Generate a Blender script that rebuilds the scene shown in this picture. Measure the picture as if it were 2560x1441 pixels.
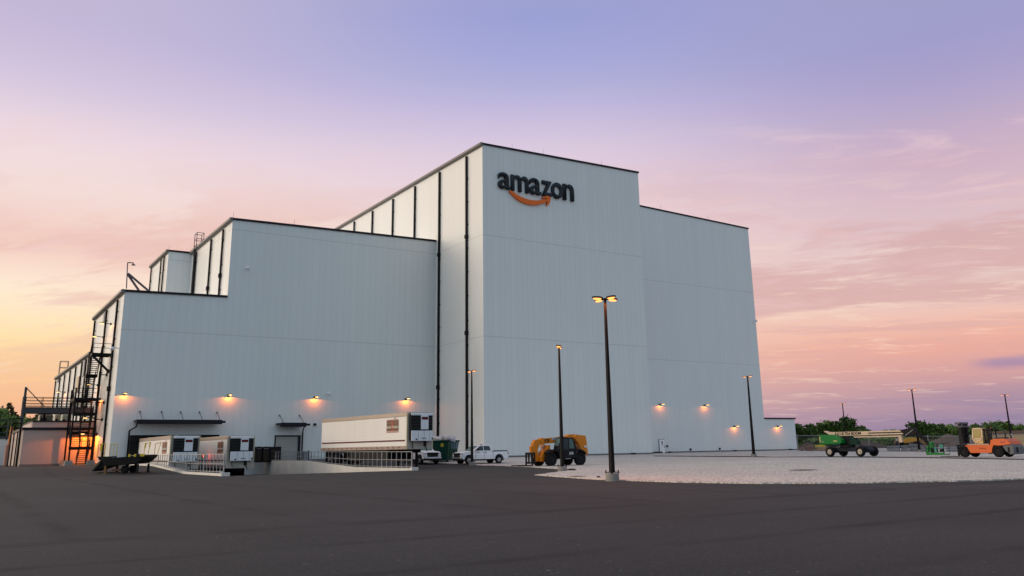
import bpy, bmesh, math, random
from mathutils import Vector, Matrix
random.seed(7)
R_ = math.radians
scene = bpy.context.scene
for o in list(bpy.data.objects): bpy.data.objects.remove(o)

# ------------------------------------------------------------------ camera
F_PX, CX, CY = 2118.88, 1296.05, 593.6            # focal length and principal point of the 2560x1441 photograph
YAW, PITCH, ROLL = -.5837, .2451, -.0167
fwd = Vector((-math.sin(YAW)*math.cos(PITCH), math.cos(YAW)*math.cos(PITCH), math.sin(PITCH)))
right0 = Vector((math.cos(YAW), math.sin(YAW), 0)); up0 = right0.cross(fwd)
cam_r = right0*math.cos(ROLL)+up0*math.sin(ROLL); cam_u = up0*math.cos(ROLL)-right0*math.sin(ROLL)
cd = bpy.data.cameras.new('camera'); cam = bpy.data.objects.new('camera', cd); scene.collection.objects.link(cam)
M = Matrix((cam_r, cam_u, -fwd)).transposed().to_4x4(); cam.matrix_world = M
cd.sensor_width = 36; cd.lens = F_PX/2560*36
cd.shift_x = (1280-CX)/2560; cd.shift_y = (CY-720.5)/2560
cd.clip_start = .1; cd.clip_end = 4000
scene.camera = cam
# the eye is the origin; the yard lies 1.48 m below it and rises to the building slab
def ray(x, y): return cam_r*((x-CX)/F_PX)-cam_u*((y-CY)/F_PX)+fwd
def onY(x, y, Y): d = ray(x, y); return d*(Y/d.y)
def onX(x, y, X): d = ray(x, y); return d*(X/d.x)
YARD, SLAB = -1.48, -.96
def G(Y):
    t = min(1, max(0, (Y-74)/13)); return YARD+(SLAB-YARD)*t
def gp(x, y, off=0):
    d = ray(x, y); lo, hi = 1, 600
    for _ in range(60):
        m = (lo+hi)/2; p = d*m
        if p.z > G(p.y)+off: lo = m
        else: hi = m
    p = d*lo; return Vector((p.x, p.y, G(p.y)+off))

# ------------------------------------------------------------------ sky
def lin(c):
    return tuple(((v/255)/12.92 if v/255 <= .04045 else ((v/255+.055)/1.055)**2.4) for v in c)
world = bpy.data.worlds.new("World"); scene.world = world; world.use_nodes = True
nt = world.node_tree; N = nt.nodes; L = nt.links; N.clear()
def node(t, **k):
    n = N.new(t)
    for a, b in k.items(): setattr(n, a, b)
    return n
def vmath(op, a, b=None):
    n = node('ShaderNodeVectorMath', operation=op)
    for i, v in enumerate((a, b)):
        if v is None: continue
        if isinstance(v, (tuple, Vector)): n.inputs[i].default_value = tuple(v)
        else: L.new(v, n.inputs[i])
    return n.outputs['Value'] if op in ('DOT_PRODUCT', 'LENGTH') else n.outputs[0]
def fmath(op, a, b=None, c=None, clamp=False):
    n = node('ShaderNodeMath', operation=op, use_clamp=clamp)
    for i, v in enumerate((a, b, c)):
        if v is None: continue
        if isinstance(v, (int, float)): n.inputs[i].default_value = v
        else: L.new(v, n.inputs[i])
    return n.outputs[0]
def maprange(v, a, b, c=0, d=1, smooth=True):
    n = node('ShaderNodeMapRange', interpolation_type='SMOOTHSTEP' if smooth else 'LINEAR')
    L.new(v, n.inputs[0])
    for i, x in enumerate((a, b, c, d)): n.inputs[i+1].default_value = x
    return n.outputs[0]
def mix(f, a, b, mode='MIX'):
    n = node('ShaderNodeMix', data_type='RGBA', blend_type=mode)
    for s, v in ((n.inputs[0], f), (n.inputs[6], a), (n.inputs[7], b)):
        if isinstance(v, (int, float)): s.default_value = v
        elif isinstance(v, tuple): s.default_value = (*v[:3], 1)
        else: L.new(v, s)
    return n.outputs[2]
tc = node('ShaderNodeTexCoord'); D = vmath('NORMALIZE', tc.outputs['Generated'])
sep = node('ShaderNodeSeparateXYZ'); L.new(D, sep.inputs[0]); ez = sep.outputs[2]
flat = vmath('NORMALIZE', vmath('MULTIPLY', D, (1, 1, 0)))
FH = Vector((fwd.x, fwd.y, 0)).normalized()
side = vmath('DOT_PRODUCT', flat, tuple(right0)); front = vmath('DOT_PRODUCT', flat, tuple(FH))
def ramp(stops):
    n = node('ShaderNodeValToRGB'); cr = n.color_ramp; cr.interpolation = 'B_SPLINE'
    L.new(fmath('MULTIPLY', ez, 1.6, clamp=True), n.inputs[0])
    st = sorted((max(0, e*1.6), c) for e, c in stops)
    while len(cr.elements) < len(st): cr.elements.new(.5)
    for el, (p, c) in zip(cr.elements, st): el.position = min(1, p); el.color = (*lin(c), 1)
    return n.outputs[0]
def el(px, py): return ray(px, py).normalized().z
rampL = ramp([(0, (226, 158, 128)), (el(0, 1030), (240, 178, 142)), (el(0, 950), (248, 194, 146)), (el(0, 850), (255, 220, 160)), (el(0, 740), (252, 232, 205)),
              (el(0, 680), (250, 226, 208)), (el(0, 600), (238, 194, 184)), (el(0, 540), (240, 206, 196)), (el(0, 460), (242, 218, 212)), (el(0, 330), (238, 216, 222)), (el(0, 200), (214, 198, 220)), (el(0, 0), (186, 174, 212)), (.6, (196, 188, 200))])
rampC = ramp([(0, (170, 140, 165)), (el(1280, 1000), (224, 176, 168)), (el(1280, 850), (242, 196, 176)), (el(1280, 700), (240, 210, 200)), (el(1280, 520), (234, 208, 212)),
              (el(1280, 380), (218, 200, 220)), (el(1280, 290), (196, 184, 218)), (el(1280, 200), (170, 170, 214)), (el(1280, 90), (156, 160, 212)), (el(1280, 0), (148, 152, 208)), (.62, (176, 176, 196))])
rampR = ramp([(0, (128, 120, 158)), (el(2560, 1060), (136, 126, 162)), (el(2560, 980), (160, 136, 164)), (el(2560, 900), (220, 156, 152)), (el(2560, 830), (240, 168, 148)), (el(2560, 740), (230, 196, 188)), (el(2560, 620), (226, 198, 196)),
              (el(2560, 480), (212, 180, 192)), (el(2560, 350), (204, 172, 192)), (el(2560, 200), (172, 160, 198)), (el(2560, 0), (148, 145, 200)), (.6, (172, 170, 190))])
rampB = ramp([(0, (146, 160, 178)), (.12, (168, 186, 204)), (.3, (176, 206, 224)), (.62, (172, 190, 208))])
c1 = mix(maprange(side, -.55, .05), rampL, rampC)
c2 = mix(maprange(side, .02, .5), c1, rampR)
# clouds: a thin deck high above, so the streaks flatten towards the horizon
zz = fmath('ADD', fmath('MAXIMUM', ez, .0), .09)
dv = node('ShaderNodeVectorMath', operation='SCALE'); L.new(D, dv.inputs[0]); L.new(fmath('DIVIDE', 1, zz), dv.inputs['Scale'])
mp = node('ShaderNodeCombineXYZ'); L.new(fmath('MULTIPLY', vmath('DOT_PRODUCT', dv.outputs[0], tuple(right0)), .62), mp.inputs[0]); L.new(fmath('MULTIPLY', fmath('ADD', vmath('DOT_PRODUCT', dv.outputs[0], tuple(FH)), fmath('MULTIPLY', vmath('DOT_PRODUCT', dv.outputs[0], tuple(right0)), .22)), 1.35), mp.inputs[1]); mp.inputs[2].default_value = 3.3
n1 = node('ShaderNodeTexNoise'); L.new(mp.outputs[0], n1.inputs['Vector'])
for k, v in (('Scale', .95), ('Detail', 8), ('Roughness', .6), ('Distortion', .35)): n1.inputs[k].default_value = v
n2 = node('ShaderNodeTexNoise'); L.new(mp.outputs[0], n2.inputs['Vector'])
for k, v in (('Scale', 3.6), ('Detail', 7), ('Roughness', .66), ('Distortion', .5)): n2.inputs[k].default_value = v
band = fmath('MULTIPLY', maprange(ez, .34, .20), maprange(ez, .0, .05))
streak = fmath('MULTIPLY', maprange(fmath('ADD', fmath('MULTIPLY', n1.outputs[0], .70), fmath('MULTIPLY', n2.outputs[0], .30)), .45, .555), band)
wisp = fmath('MULTIPLY', maprange(n2.outputs[0], .5, .72), fmath('MULTIPLY', maprange(ez, .37, .31), maprange(ez, .06, .2)))
cloudc = mix(maprange(side, -.4, .25), lin((226, 178, 166)), lin((208, 160, 162)))
c3 = mix(fmath('MULTIPLY', streak, fmath('MULTIPLY', maprange(side, -.35, .2, .62, .74), maprange(ez, .06, .17, .35, 1))), c2, cloudc)
c3 = mix(fmath('MULTIPLY', wisp, .42), c3, lin((240, 206, 208)))
dark = fmath('MULTIPLY', maprange(n2.outputs[0], .46, .34), fmath('MULTIPLY', band, .38))
c3 = mix(dark, c3, lin((244, 214, 196)))
e0 = el(2520, 906)
purple = fmath('MULTIPLY', maprange(fmath('ABSOLUTE', fmath('SUBTRACT', fmath('ADD', ez, fmath('MULTIPLY', n2.outputs[0], .01)), e0+.005)), .010, .0), maprange(side, .455, .49))
c3 = mix(fmath('MULTIPLY', purple, .7), c3, lin((142, 120, 170)))
c4 = mix(maprange(front, .35, -.35), c3, rampB)
glow = fmath('MULTIPLY', maprange(side, -.56, -.86), maprange(ez, 1.0, .35))
c5 = mix(glow, c4, (2.15, 1.78, 1.45))
below = maprange(ez, 0, -.03)
c6 = mix(below, c5, lin((90, 80, 86)))
sky = node('ShaderNodeTexSky', sky_type='NISHITA'); sky.sun_disc = False; sky.sun_elevation = R_(2); 
SUN_AZ = math.atan2(-.86, .32)                    # the sun stands low behind the left edge of the picture
sky.sun_rotation = SUN_AZ
c7 = mix(.03, c6, sky.outputs[0], 'ADD')
bg = node('ShaderNodeBackground'); L.new(c7, bg.inputs[0]); bg.inputs[1].default_value = 1.0
out = node('ShaderNodeOutputWorld'); L.new(bg.outputs[0], out.inputs[0])

sd = bpy.data.lights.new('sun', 'SUN'); sd.energy = .7; sd.angle = R_(14); sd.color = (1, .80, .58)
sun = bpy.data.objects.new('sun', sd); scene.collection.objects.link(sun)
sdir = Vector((math.sin(SUN_AZ)*math.cos(R_(7)), math.cos(SUN_AZ)*math.cos(R_(7)), math.sin(R_(7))))
sun.rotation_euler = sdir.to_track_quat('Z', 'Y').to_euler()
vs = scene.view_settings; vs.view_transform = 'Standard'; vs.look = 'None'; vs.exposure = 0; vs.gamma = 1; vs.use_curve_mapping = False
scene.render.engine = 'CYCLES'

# ------------------------------------------------------------------ materials
class Mat:
    """small wrapper for building node materials"""
    def __init__(s, name):
        s.m = bpy.data.materials.new(name); s.m.use_nodes = True; s.t = s.m.node_tree; s.b = s.t.nodes['Principled BSDF']
        s.geo = s.t.nodes.new('ShaderNodeNewGeometry'); s.P = s.geo.outputs['Position']; s.Nn = s.geo.outputs['True Normal']
    def n(s, t, **k):
        x = s.t.nodes.new(t)
        for a, b in k.items(): setattr(x, a, b)
        return x
    def l(s, a, b): s.t.links.new(a, b)
    def f(s, op, a, b=None, clamp=False):
        n = s.n('ShaderNodeMath', operation=op, use_clamp=clamp)
        for i, v in enumerate((a, b)):
            if v is None: continue
            if isinstance(v, (int, float)): n.inputs[i].default_value = v
            else: s.l(v, n.inputs[i])
        return n.outputs[0]
    def mr(s, v, a, b, c=0, d=1):
        n = s.n('ShaderNodeMapRange'); s.l(v, n.inputs[0])
        for i, x in enumerate((a, b, c, d)): n.inputs[i+1].default_value = x
        return n.outputs[0]
    def noise(s, scale, detail=4, rough=.55, vec=None, stretch=None):
        n = s.n('ShaderNodeTexNoise'); n.inputs['Scale'].default_value = scale; n.inputs['Detail'].default_value = detail; n.inputs['Roughness'].default_value = rough
        v = vec or s.P
        if stretch:
            m = s.n('ShaderNodeMapping'); m.inputs['Scale'].default_value = stretch; s.l(v, m.inputs[0]); v = m.outputs[0]
        s.l(v, n.inputs['Vector']); return n.outputs[0]
    def mix(s, f, a, b, mode='MIX'):
        n = s.n('ShaderNodeMix', data_type='RGBA', blend_type=mode)
        for k, v in ((n.inputs[0], f), (n.inputs[6], a), (n.inputs[7], b)):
            if isinstance(v, (int, float)): k.default_value = v
            elif isinstance(v, tuple): k.default_value = (*v[:3], 1)
            else: s.l(v, k)
        return n.outputs[2]
    def col(s, c):
        if isinstance(c, tuple): s.b.inputs['Base Color'].default_value = (*c[:3], 1)
        else: s.l(c, s.b.inputs['Base Color'])
    def bump(s, h, strength=.3, dist=.02):
        n = s.n('ShaderNodeBump'); n.inputs['Strength'].default_value = strength; n.inputs['Distance'].default_value = dist
        s.l(h, n.inputs['Height']); s.l(n.outputs[0], s.b.inputs['Normal'])
    def set(s, rough=.5, metal=0, spec=None):
        s.b.inputs['Roughness'].default_value = rough; s.b.inputs['Metallic'].default_value = metal
        if spec is not None: s.b.inputs['Specular IOR Level'].default_value = spec
        return s.m
def simple(name, c, rough=.5, metal=0, var=.12, scale=2.5, bump=0, spec=None):
    m = Mat(name); m.b.inputs['Specular IOR Level'].default_value = spec if spec is not None else (.5 if rough < .3 else (.12 if max(c) < .1 else .3)); n = m.noise(scale, 5, .6)
    m.col(m.mix(n, tuple(v*(1-var) for v in c), tuple(min(1, v*(1+var)) for v in c)))
    if bump: m.bump(m.noise(scale*12, 3), bump)
    return m.set(rough, metal)
def emit(name, c, strength):
    m = Mat(name); m.col((.02, .02, .02)); m.b.inputs['Emission Color'].default_value = (*c, 1); m.b.inputs['Emission Strength'].default_value = strength
    return m.set(.4)

def panel_material(name, base, pitch=.853, line=.80, zj=(13.38, 26.07), horizontal=0):
    m = Mat(name); sp = m.n('ShaderNodeSeparateXYZ'); m.l(m.P, sp.inputs[0]); sn = m.n('ShaderNodeSeparateXYZ'); m.l(m.Nn, sn.inputs[0])
    isx = m.f('GREATER_THAN', m.f('ABSOLUTE', sn.outputs[0]), .5)
    u = m.f('ADD', m.f('MULTIPLY', sp.outputs[1], isx), m.f('MULTIPLY', sp.outputs[0], m.f('SUBTRACT', 1, isx)))
    t = m.f('DIVIDE', m.f('ADD', u, .31), pitch); fr = m.f('FRACT', t)
    d = m.f('MINIMUM', fr, m.f('SUBTRACT', 1, fr)); seam = m.mr(d, .012, .034, 1, 0)
    z = sp.outputs[2]; hz = None
    for h in zj:
        q = m.mr(m.f('ABSOLUTE', m.f('SUBTRACT', z, h)), .03, .075, 1, 0); hz = q if hz is None else m.f('MAXIMUM', hz, q)
    if horizontal:
        fz = m.f('FRACT', m.f('DIVIDE', z, horizontal)); hz = m.mr(m.f('MINIMUM', fz, m.f('SUBTRACT', 1, fz)), .03, .10, 1, 0); seam = m.f('MULTIPLY', seam, .4)
    wn = m.n('ShaderNodeTexWhiteNoise', noise_dimensions='2D'); cb = m.n('ShaderNodeCombineXYZ')
    m.l(m.f('FLOOR', t), cb.inputs[0]); m.l(m.f('FLOOR', m.f('DIVIDE', z, 12.69)), cb.inputs[1]); m.l(cb.outputs[0], wn.inputs[0])
    big = m.noise(.09, 3, .5); fine = m.noise(.9, 5, .65, stretch=(1.2, 1.2, .12))
    c = m.mix(wn.outputs[0], tuple(v*.982 for v in base), tuple(min(1, v*1.01) for v in base))
    c = m.mix(m.f('MULTIPLY', m.mr(big, .35, .7), .10), c, tuple(v*.86 for v in base))
    c = m.mix(m.f('MULTIPLY', m.mr(fine, .5, .8), .08), c, tuple(v*.80 for v in base))
    c = m.mix(m.f('MULTIPLY', m.f('MAXIMUM', m.f('MULTIPLY', seam, .30), m.f('MULTIPLY', hz, .42)), 1.0), c, tuple(v*line*.72 for v in base))
    m.col(c); rib = m.f('FRACT', m.f('MULTIPLY', t, 4)); rr = m.f('MULTIPLY', m.mr(m.f('ABSOLUTE', m.f('SUBTRACT', rib, .5)), .0, .5, 0, 1), .25)
    m.bump(m.f('SUBTRACT', rr, m.f('ADD', seam, hz)), .35, .02)
    m.b.inputs['Specular IOR Level'].default_value = .35
    return m.set(.42)
WALL = panel_material('white_metal_panel', (.74, .765, .76))
TRIM = simple('dark_bronze_trim', (.022, .020, .026), .45, .3)
GUTTER = simple('grey_gutter', (.16, .15, .145), .45, .3)
PIPE = simple('black_downspout', (.012, .011, .014), .5, .1)
BASEM = simple('grey_base_flashing', (.16, .16, .16), .7)
DOORM = simple('white_door_paint', (.92, .88, .92), .45)
ROLL = panel_material('roll_door_slats', (.40, .39, .36), pitch=50, zj=(), horizontal=.31)
RUBBER = simple('black_dock_rubber', (.012, .012, .013), .85, 0, .3, 4)
STEEL = simple('galvanised_steel', (.30, .31, .33), .5, .5, .2, 6)
DSTEEL = simple('dark_painted_steel', (.010, .009, .010), .55, .2)
GSTEEL = simple('grey_painted_steel', (.07, .08, .09), .5, .2)
CONC = simple('concrete', (.24, .235, .22), .85, 0, .22, 1.3, .25)
CONC2 = simple('pale_concrete_wall', (.62, .61, .57), .85, 0, .25, .6, .25)
WHITE = simple('white_vehicle_paint', (.74, .76, .80), .28, 0, .04)
TYRE = simple('tyre_rubber', (.014, .014, .015), .9, 0, .3, 9)
RIM = simple('silver_wheel_rim', (.42, .42, .44), .35, .6)
DRIM = simple('dark_wheel_rim', (.02, .02, .022), .6)
WRIM = simple('cream_wheel_rim', (.50, .44, .36), .5)
GLASS = simple('dark_window_glass', (.016, .028, .034), .08, 0, .3, 1)
GGLASS = simple('pale_green_window_glass', (.07, .13, .12), .08, 0, .3, 1)
BLACK = simple('black_plastic', (.014, .014, .016), .6)
YEL = simple('safety_yellow_paint', (.60, .44, .03), .5, 0, .3, 3)
ORANGE = simple('orange_machine_paint', (.62, .20, .008), .42, 0, .16, 3)
ORANGE2 = simple('red_orange_machine_paint', (.62, .115, .02), .42, 0, .16, 2)
GREEN = simple('green_machine_paint', (.003, .17, .028), .35, 0, .12, 2)
CREAM = simple('cream_boom_paint', (.62, .47, .34), .45, 0, .12, 2)
YCREAM = simple('yellowed_cab_paint', (.60, .45, .17), .5, 0, .15, 2)
DGREEN = simple('dark_green_bin_paint', (.004, .035, .024), .5, 0, .3, 1.5)
RED = simple('red_paint', (.5, .02, .02), .4)
WOODR = simple('brown_timber_bundle', (.22, .13, .10), .8, 0, .4, 3)
SIGNM = simple('charcoal_sign_face', (.028, .036, .044), .45)
SMILE = simple('orange_sign_face', (.80, .15, .008), .4)
CHROME = simple('chrome', (.5, .5, .52), .2, .9)
LENS = emit('orange_lamp_lens', (1, .36, .085), 2.5)
LENSW = emit('wall_lamp_lens', (1, .62, .22), 2.6)
HEADL = simple('headlight_glass', (.55, .55, .56), .12, .4)
TAIL = simple('tail_lamp_red', (.35, .03, .02), .25)

# ------------------------------------------------------------------ mesh building
COL = scene.collection
class MB:
    def __init__(s): s.bm = bmesh.new(); s.T = Matrix.Identity(4)
    def xf(s, loc=(0, 0, 0), rot=(0, 0, 0)):
        s.T = Matrix.Translation(loc) @ (Matrix.Rotation(rot[2], 4, 'Z') @ Matrix.Rotation(rot[1], 4, 'Y') @ Matrix.Rotation(rot[0], 4, 'X')); return s
    def v(s, p): return s.bm.verts.new(s.T @ Vector(p))
    def face(s, vs):
        try: return s.bm.faces.new(vs)
        except ValueError: return None
    def box(s, a, b, bev=0):
        x0, y0, z0 = a; x1, y1, z1 = b
        vs = [s.v(p) for p in ((x0, y0, z0), (x1, y0, z0), (x1, y1, z0), (x0, y1, z0), (x0, y0, z1), (x1, y0, z1), (x1, y1, z1), (x0, y1, z1))]
        fs = [s.face([vs[i] for i in q]) for q in ((3, 2, 1, 0), (4, 5, 6, 7), (0, 1, 5, 4), (1, 2, 6, 5), (2, 3, 7, 6), (3, 0, 4, 7))]
        if bev:
            es = {e for f in fs for e in f.edges}; bmesh.ops.bevel(s.bm, geom=list(es), offset=bev, segments=2, affect='EDGES', profile=.5)
        return s
    def hexa(s, pts):
        vs = [s.v(p) for p in pts]
        for q in ((3, 2, 1, 0), (4, 5, 6, 7), (0, 1, 5, 4), (1, 2, 6, 5), (2, 3, 7, 6), (3, 0, 4, 7)): s.face([vs[i] for i in q])
        return s
    def prism(s, prof, y0, y1, bev=0, taper=None):
        """profile in x,z pushed along y; taper shrinks the profile's half width at height z: taper(x,z)->inset"""
        tp = taper or (lambda x, z: 0)
        a = [s.v((x, y0+tp(x, z), z)) for x, z in prof]; b = [s.v((x, y1-tp(x, z), z)) for x, z in prof]; n = len(prof)
        fs = [s.face(a), s.face(b[::-1])]
        for i in range(n): fs.append(s.face([a[i], b[i], b[(i+1) % n], a[(i+1) % n]]))
        if bev:
            es = [e for f in fs[:2] if f for e in f.edges]; bmesh.ops.bevel(s.bm, geom=es, offset=bev, segments=2, affect='EDGES', profile=.5)
        return s
    def tube(s, p, q, r, r2=None, n=8, cap=True):
        p, q = Vector(p), Vector(q); r2 = r if r2 is None else r2; d = (q-p).normalized()
        a = d.orthogonal().normalized(); b = d.cross(a)
        A = [s.v(p+(a*math.cos(t)+b*math.sin(t))*r) for t in (2*math.pi*i/n for i in range(n))]
        B = [s.v(q+(a*math.cos(t)+b*math.sin(t))*r2) for t in (2*math.pi*i/n for i in range(n))]
        for i in range(n): s.face([A[i], A[(i+1) % n], B[(i+1) % n], B[i]])
        if cap: s.face(A[::-1]); s.face(B)
        return s
    def bar(s, p, q, w, h):
        """rectangular bar between two points"""
        p, q = Vector(p), Vector(q); d = (q-p).normalized(); up = Vector((0, 0, 1)) if abs(d.z) < .95 else Vector((1, 0, 0))
        a = d.cross(up).normalized()*w/2; b = a.cross(d).normalized()*h/2
        pts = [p-a-b, p+a-b, q+a-b, q-a-b, p-a+b, p+a+b, q+a+b, q-a+b]; return s.hexa(pts)
    def path(s, pts, r, n=8):
        for a, b in zip(pts, pts[1:]): s.tube(a, b, r, n=n)
        return s
    def lathe(s, prof, axis='y', c=(0, 0, 0), n=28):
        rings = []
        for r, h in prof:
            ring = []
            for i in range(n):
                t = 2*math.pi*i/n; x, y = r*math.cos(t), r*math.sin(t)
                p = {'y': (x, h, y), 'z': (x, y, h), 'x': (h, x, y)}[axis]; ring.append(s.v((c[0]+p[0], c[1]+p[1], c[2]+p[2])))
            rings.append(ring)
        for A, B in zip(rings, rings[1:]):
            for i in range(n): s.face([A[i], A[(i+1) % n], B[(i+1) % n], B[i]])
        s.face(rings[0][::-1]); s.face(rings[-1]); return s
    def build(s, name, m, parent=None, smooth=False, loc=None):
        bmesh.ops.recalc_face_normals(s.bm, faces=s.bm.faces[:])
        me = bpy.data.meshes.new(name); s.bm.to_mesh(me); s.bm.free(); me.materials.append(m)
        if smooth:
            for p in me.polygons: p.use_smooth = True
        o = bpy.data.objects.new(name, me); COL.objects.link(o)
        if parent is not None: o.parent = parent
        if loc: o.location = loc
        return o
def thing(name, label, cat, loc=(0, 0, 0), rz=0, group=None):
    o = bpy.data.objects.new(name, None); COL.objects.link(o); o.location = loc; o.rotation_euler = (0, 0, rz); o.empty_display_size = .5
    o['label'] = label; o['category'] = cat
    if group: o['group'] = group
    return o
def tag(o, label, cat, group=None):
    o['label'] = label; o['category'] = cat
    if group: o['group'] = group
    return o
def struct(o): o['kind'] = 'structure'; return o
def dup(root, loc, rz, label=None):
    r = root.copy(); COL.objects.link(r); r.location = loc; r.rotation_euler = (0, 0, rz)
    if label: r['label'] = label
    def rec(src, dst):
        for ch in list(src.children):
            c = ch.copy(); COL.objects.link(c); c.parent = dst; rec(ch, c)
    rec(root, r); return r
def text_part(s, size, m, parent, loc, rot, name='lettering', depth=.008, bold=.0, sx=1, shear=0):
    cu = bpy.data.curves.new('t', 'FONT'); cu.body = s; cu.size = size; cu.extrude = depth; cu.offset = bold; cu.shear = shear; cu.align_x = 'CENTER'; cu.align_y = 'CENTER'; cu.resolution_u = 3
    t = bpy.data.objects.new('t', cu); COL.objects.link(t); dg = bpy.context.evaluated_depsgraph_get()
    me = bpy.data.meshes.new_from_object(t.evaluated_get(dg)); bpy.data.objects.remove(t); me.materials.clear(); me.materials.append(m)
    for v in me.vertices: v.co.x *= sx
    o = bpy.data.objects.new(name, me); COL.objects.link(o); o.parent = parent; o.location = loc; o.rotation_euler = rot; return o
def lamp_light(kind, loc, energy, color, parent=None, **k):
    ld = bpy.data.lights.new('lamp_light', kind); ld.energy = energy; ld.color = color
    for a, b in k.items(): setattr(ld, a, b)
    o = bpy.data.objects.new('lamp_light', ld); COL.objects.link(o); o.location = loc
    if parent is not None: o.parent = parent
    return o
SODIUM = (1, .21, .016)

# ------------------------------------------------------------------ ground
def sheet(name, pts, off, m, skirt=0):
    """polygon in plan laid over the yard's slope"""
    bm = bmesh.new(); f = bm.faces.new([bm.verts.new((x, y, 0)) for x, y in pts])
    for yc in (74, 87):
        bmesh.ops.bisect_plane(bm, geom=bm.verts[:]+bm.edges[:]+bm.faces[:], plane_co=(0, yc, 0), plane_no=(0, 1, 0))
    if skirt:
        r = bmesh.ops.extrude_edge_only(bm, edges=[e for e in bm.edges if e.is_boundary])
        ex = {v for v in r['geom'] if isinstance(v, bmesh.types.BMVert)}
    else: ex = set()
    for v in bm.verts: v.co.z = G(v.co.y)+off-(skirt if v in ex else 0)
    bmesh.ops.recalc_face_normals(bm, faces=bm.faces[:])
    for f in bm.faces:
        if f.normal.z < -.1: f.normal_flip()
    me = bpy.data.meshes.new(name); bm.to_mesh(me); bm.free(); me.materials.append(m)
    o = bpy.data.objects.new(name, me); COL.objects.link(o); return struct(o)

# asphalt: laid in lanes, their joints run with the building
m = Mat('asphalt'); sp = m.n('ShaderNodeSeparateXYZ'); m.l(m.P, sp.inputs[0]); X, Y = sp.outputs[0], sp.outputs[1]
wob = m.f('MULTIPLY', m.f('SUBTRACT', m.noise(.35, 3), .5), .5)
def joint(coord, pitch, phase, w0, w1):
    fr = m.f('FRACT', m.f('DIVIDE', m.f('ADD', m.f('ADD', coord, phase), wob), pitch)); return m.mr(m.f('MULTIPLY', m.f('MINIMUM', fr, m.f('SUBTRACT', 1, fr)), pitch), w0, w1, 1, 0)
near = m.f('LESS_THAN', Y, 18.0)
jy = m.f('MULTIPLY', joint(Y, 3.62, .45, .02, .34), near); jx = m.f('MULTIPLY', joint(X, 4.9, -2.2, .03, .38), m.f('SUBTRACT', 1, near))
edge18 = m.mr(m.f('ABSOLUTE', m.f('ADD', m.f('SUBTRACT', Y, 18.0), wob)), .02, .25, 1, 0)
jn = m.f('MAXIMUM', m.f('MAXIMUM', jy, jx), edge18)
patch = m.noise(.16, 5, .6); drag = m.noise(.8, 7, .68, stretch=(.3, 2.2, 1)); grain = m.noise(26, 4, .8); fleck = m.noise(9, 2, .5)
c = m.mix(m.mr(patch, .32, .68), (.018, .0178, .0185), (.036, .0345, .0355))
c = m.mix(m.f('MULTIPLY', m.mr(drag, .46, .66), .7), c, (.026, .024, .024))
c = m.mix(m.f('MULTIPLY', m.mr(grain, .45, .68), .6), c, (.075, .070, .068))
c = m.mix(m.f('MULTIPLY', m.mr(fleck, .72, .76), .7), c, (.22, .20, .19))
c = m.mix(m.f('MULTIPLY', jn, m.mr(m.noise(.5, 4), .38, .62, .12, .95)), c, (.014, .013, .013))
m.col(c); m.bump(m.f('ADD', m.f('MULTIPLY', grain, .7), m.f('MULTIPLY', jn, -.6)), .45, .012); ASPH = m.set(.88, 0, .25)
m = Mat('white_gravel'); g1 = m.noise(.12, 5, .6); vo = m.n('ShaderNodeTexVoronoi'); m.l(m.P, vo.inputs['Vector']); vo.inputs['Scale'].default_value = 9
vo2 = m.n('ShaderNodeTexVoronoi'); m.l(m.P, vo2.inputs['Vector']); vo2.inputs['Scale'].default_value = 5.0
c = m.mix(m.mr(g1, .3, .7), (.62, .58, .53), (.76, .71, .66))
c = m.mix(m.mr(vo.outputs['Distance'], .35, .75), c, (.32, .29, .26))
c = m.mix(m.f('MULTIPLY', m.mr(vo2.outputs['Distance'], .45, .85), .22), c, (.28, .25, .23))
c = m.mix(m.f('MULTIPLY', m.mr(m.noise(1.1, 6, .75, stretch=(1, 2.5, 1)), .58, .72), .45), c, (.30, .27, .24))
m.col(c); m.bump(m.f('ADD', m.f('MULTIPLY', vo.outputs['Distance'], -1), m.f('MULTIPLY', vo2.outputs['Distance'], -.8)), .6, .05); GRAV = m.set(.92, 0, .2)
m = Mat('dry_grass_earth'); n1_ = m.noise(.05, 6, .65); n2_ = m.noise(1.5, 5, .7)
c = m.mix(m.mr(n1_, .35, .65), (.045, .050, .022), (.13, .105, .075)); c = m.mix(m.f('MULTIPLY', n2_, .4), c, (.05, .045, .03)); m.col(c); m.bump(n2_, .6, .1); EARTH = m.set(.95, 0, .1)

PX0, PX1, PY0, PY1 = 16.55, 30.75, 62.6, 100.5       # the sunken truck pit
sheet_earth = sheet('ground', [(-1800, -900), (1800, -900), (1800, 1900), (-1800, 1900)], -.035, EARTH)
# cut the pit out of the earth sheet
bm = bmesh.new(); bm.from_mesh(sheet_earth.data)
for co, no in (((PX0-.1, 0, 0), (1, 0, 0)), ((PX1+.1, 0, 0), (1, 0, 0)), ((0, PY0-.02, 0), (0, 1, 0)), ((0, PY1+.1, 0), (0, 1, 0))):
    bmesh.ops.bisect_plane(bm, geom=bm.verts[:]+bm.edges[:]+bm.faces[:], plane_co=co, plane_no=no)
bmesh.ops.delete(bm, geom=[f for f in bm.faces if PX0-.1 < f.calc_center_median().x < PX1+.1 and PY0-.05 < f.calc_center_median().y < PY1+.1], context='FACES')
bm.to_mesh(sheet_earth.data); bm.free()
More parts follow.
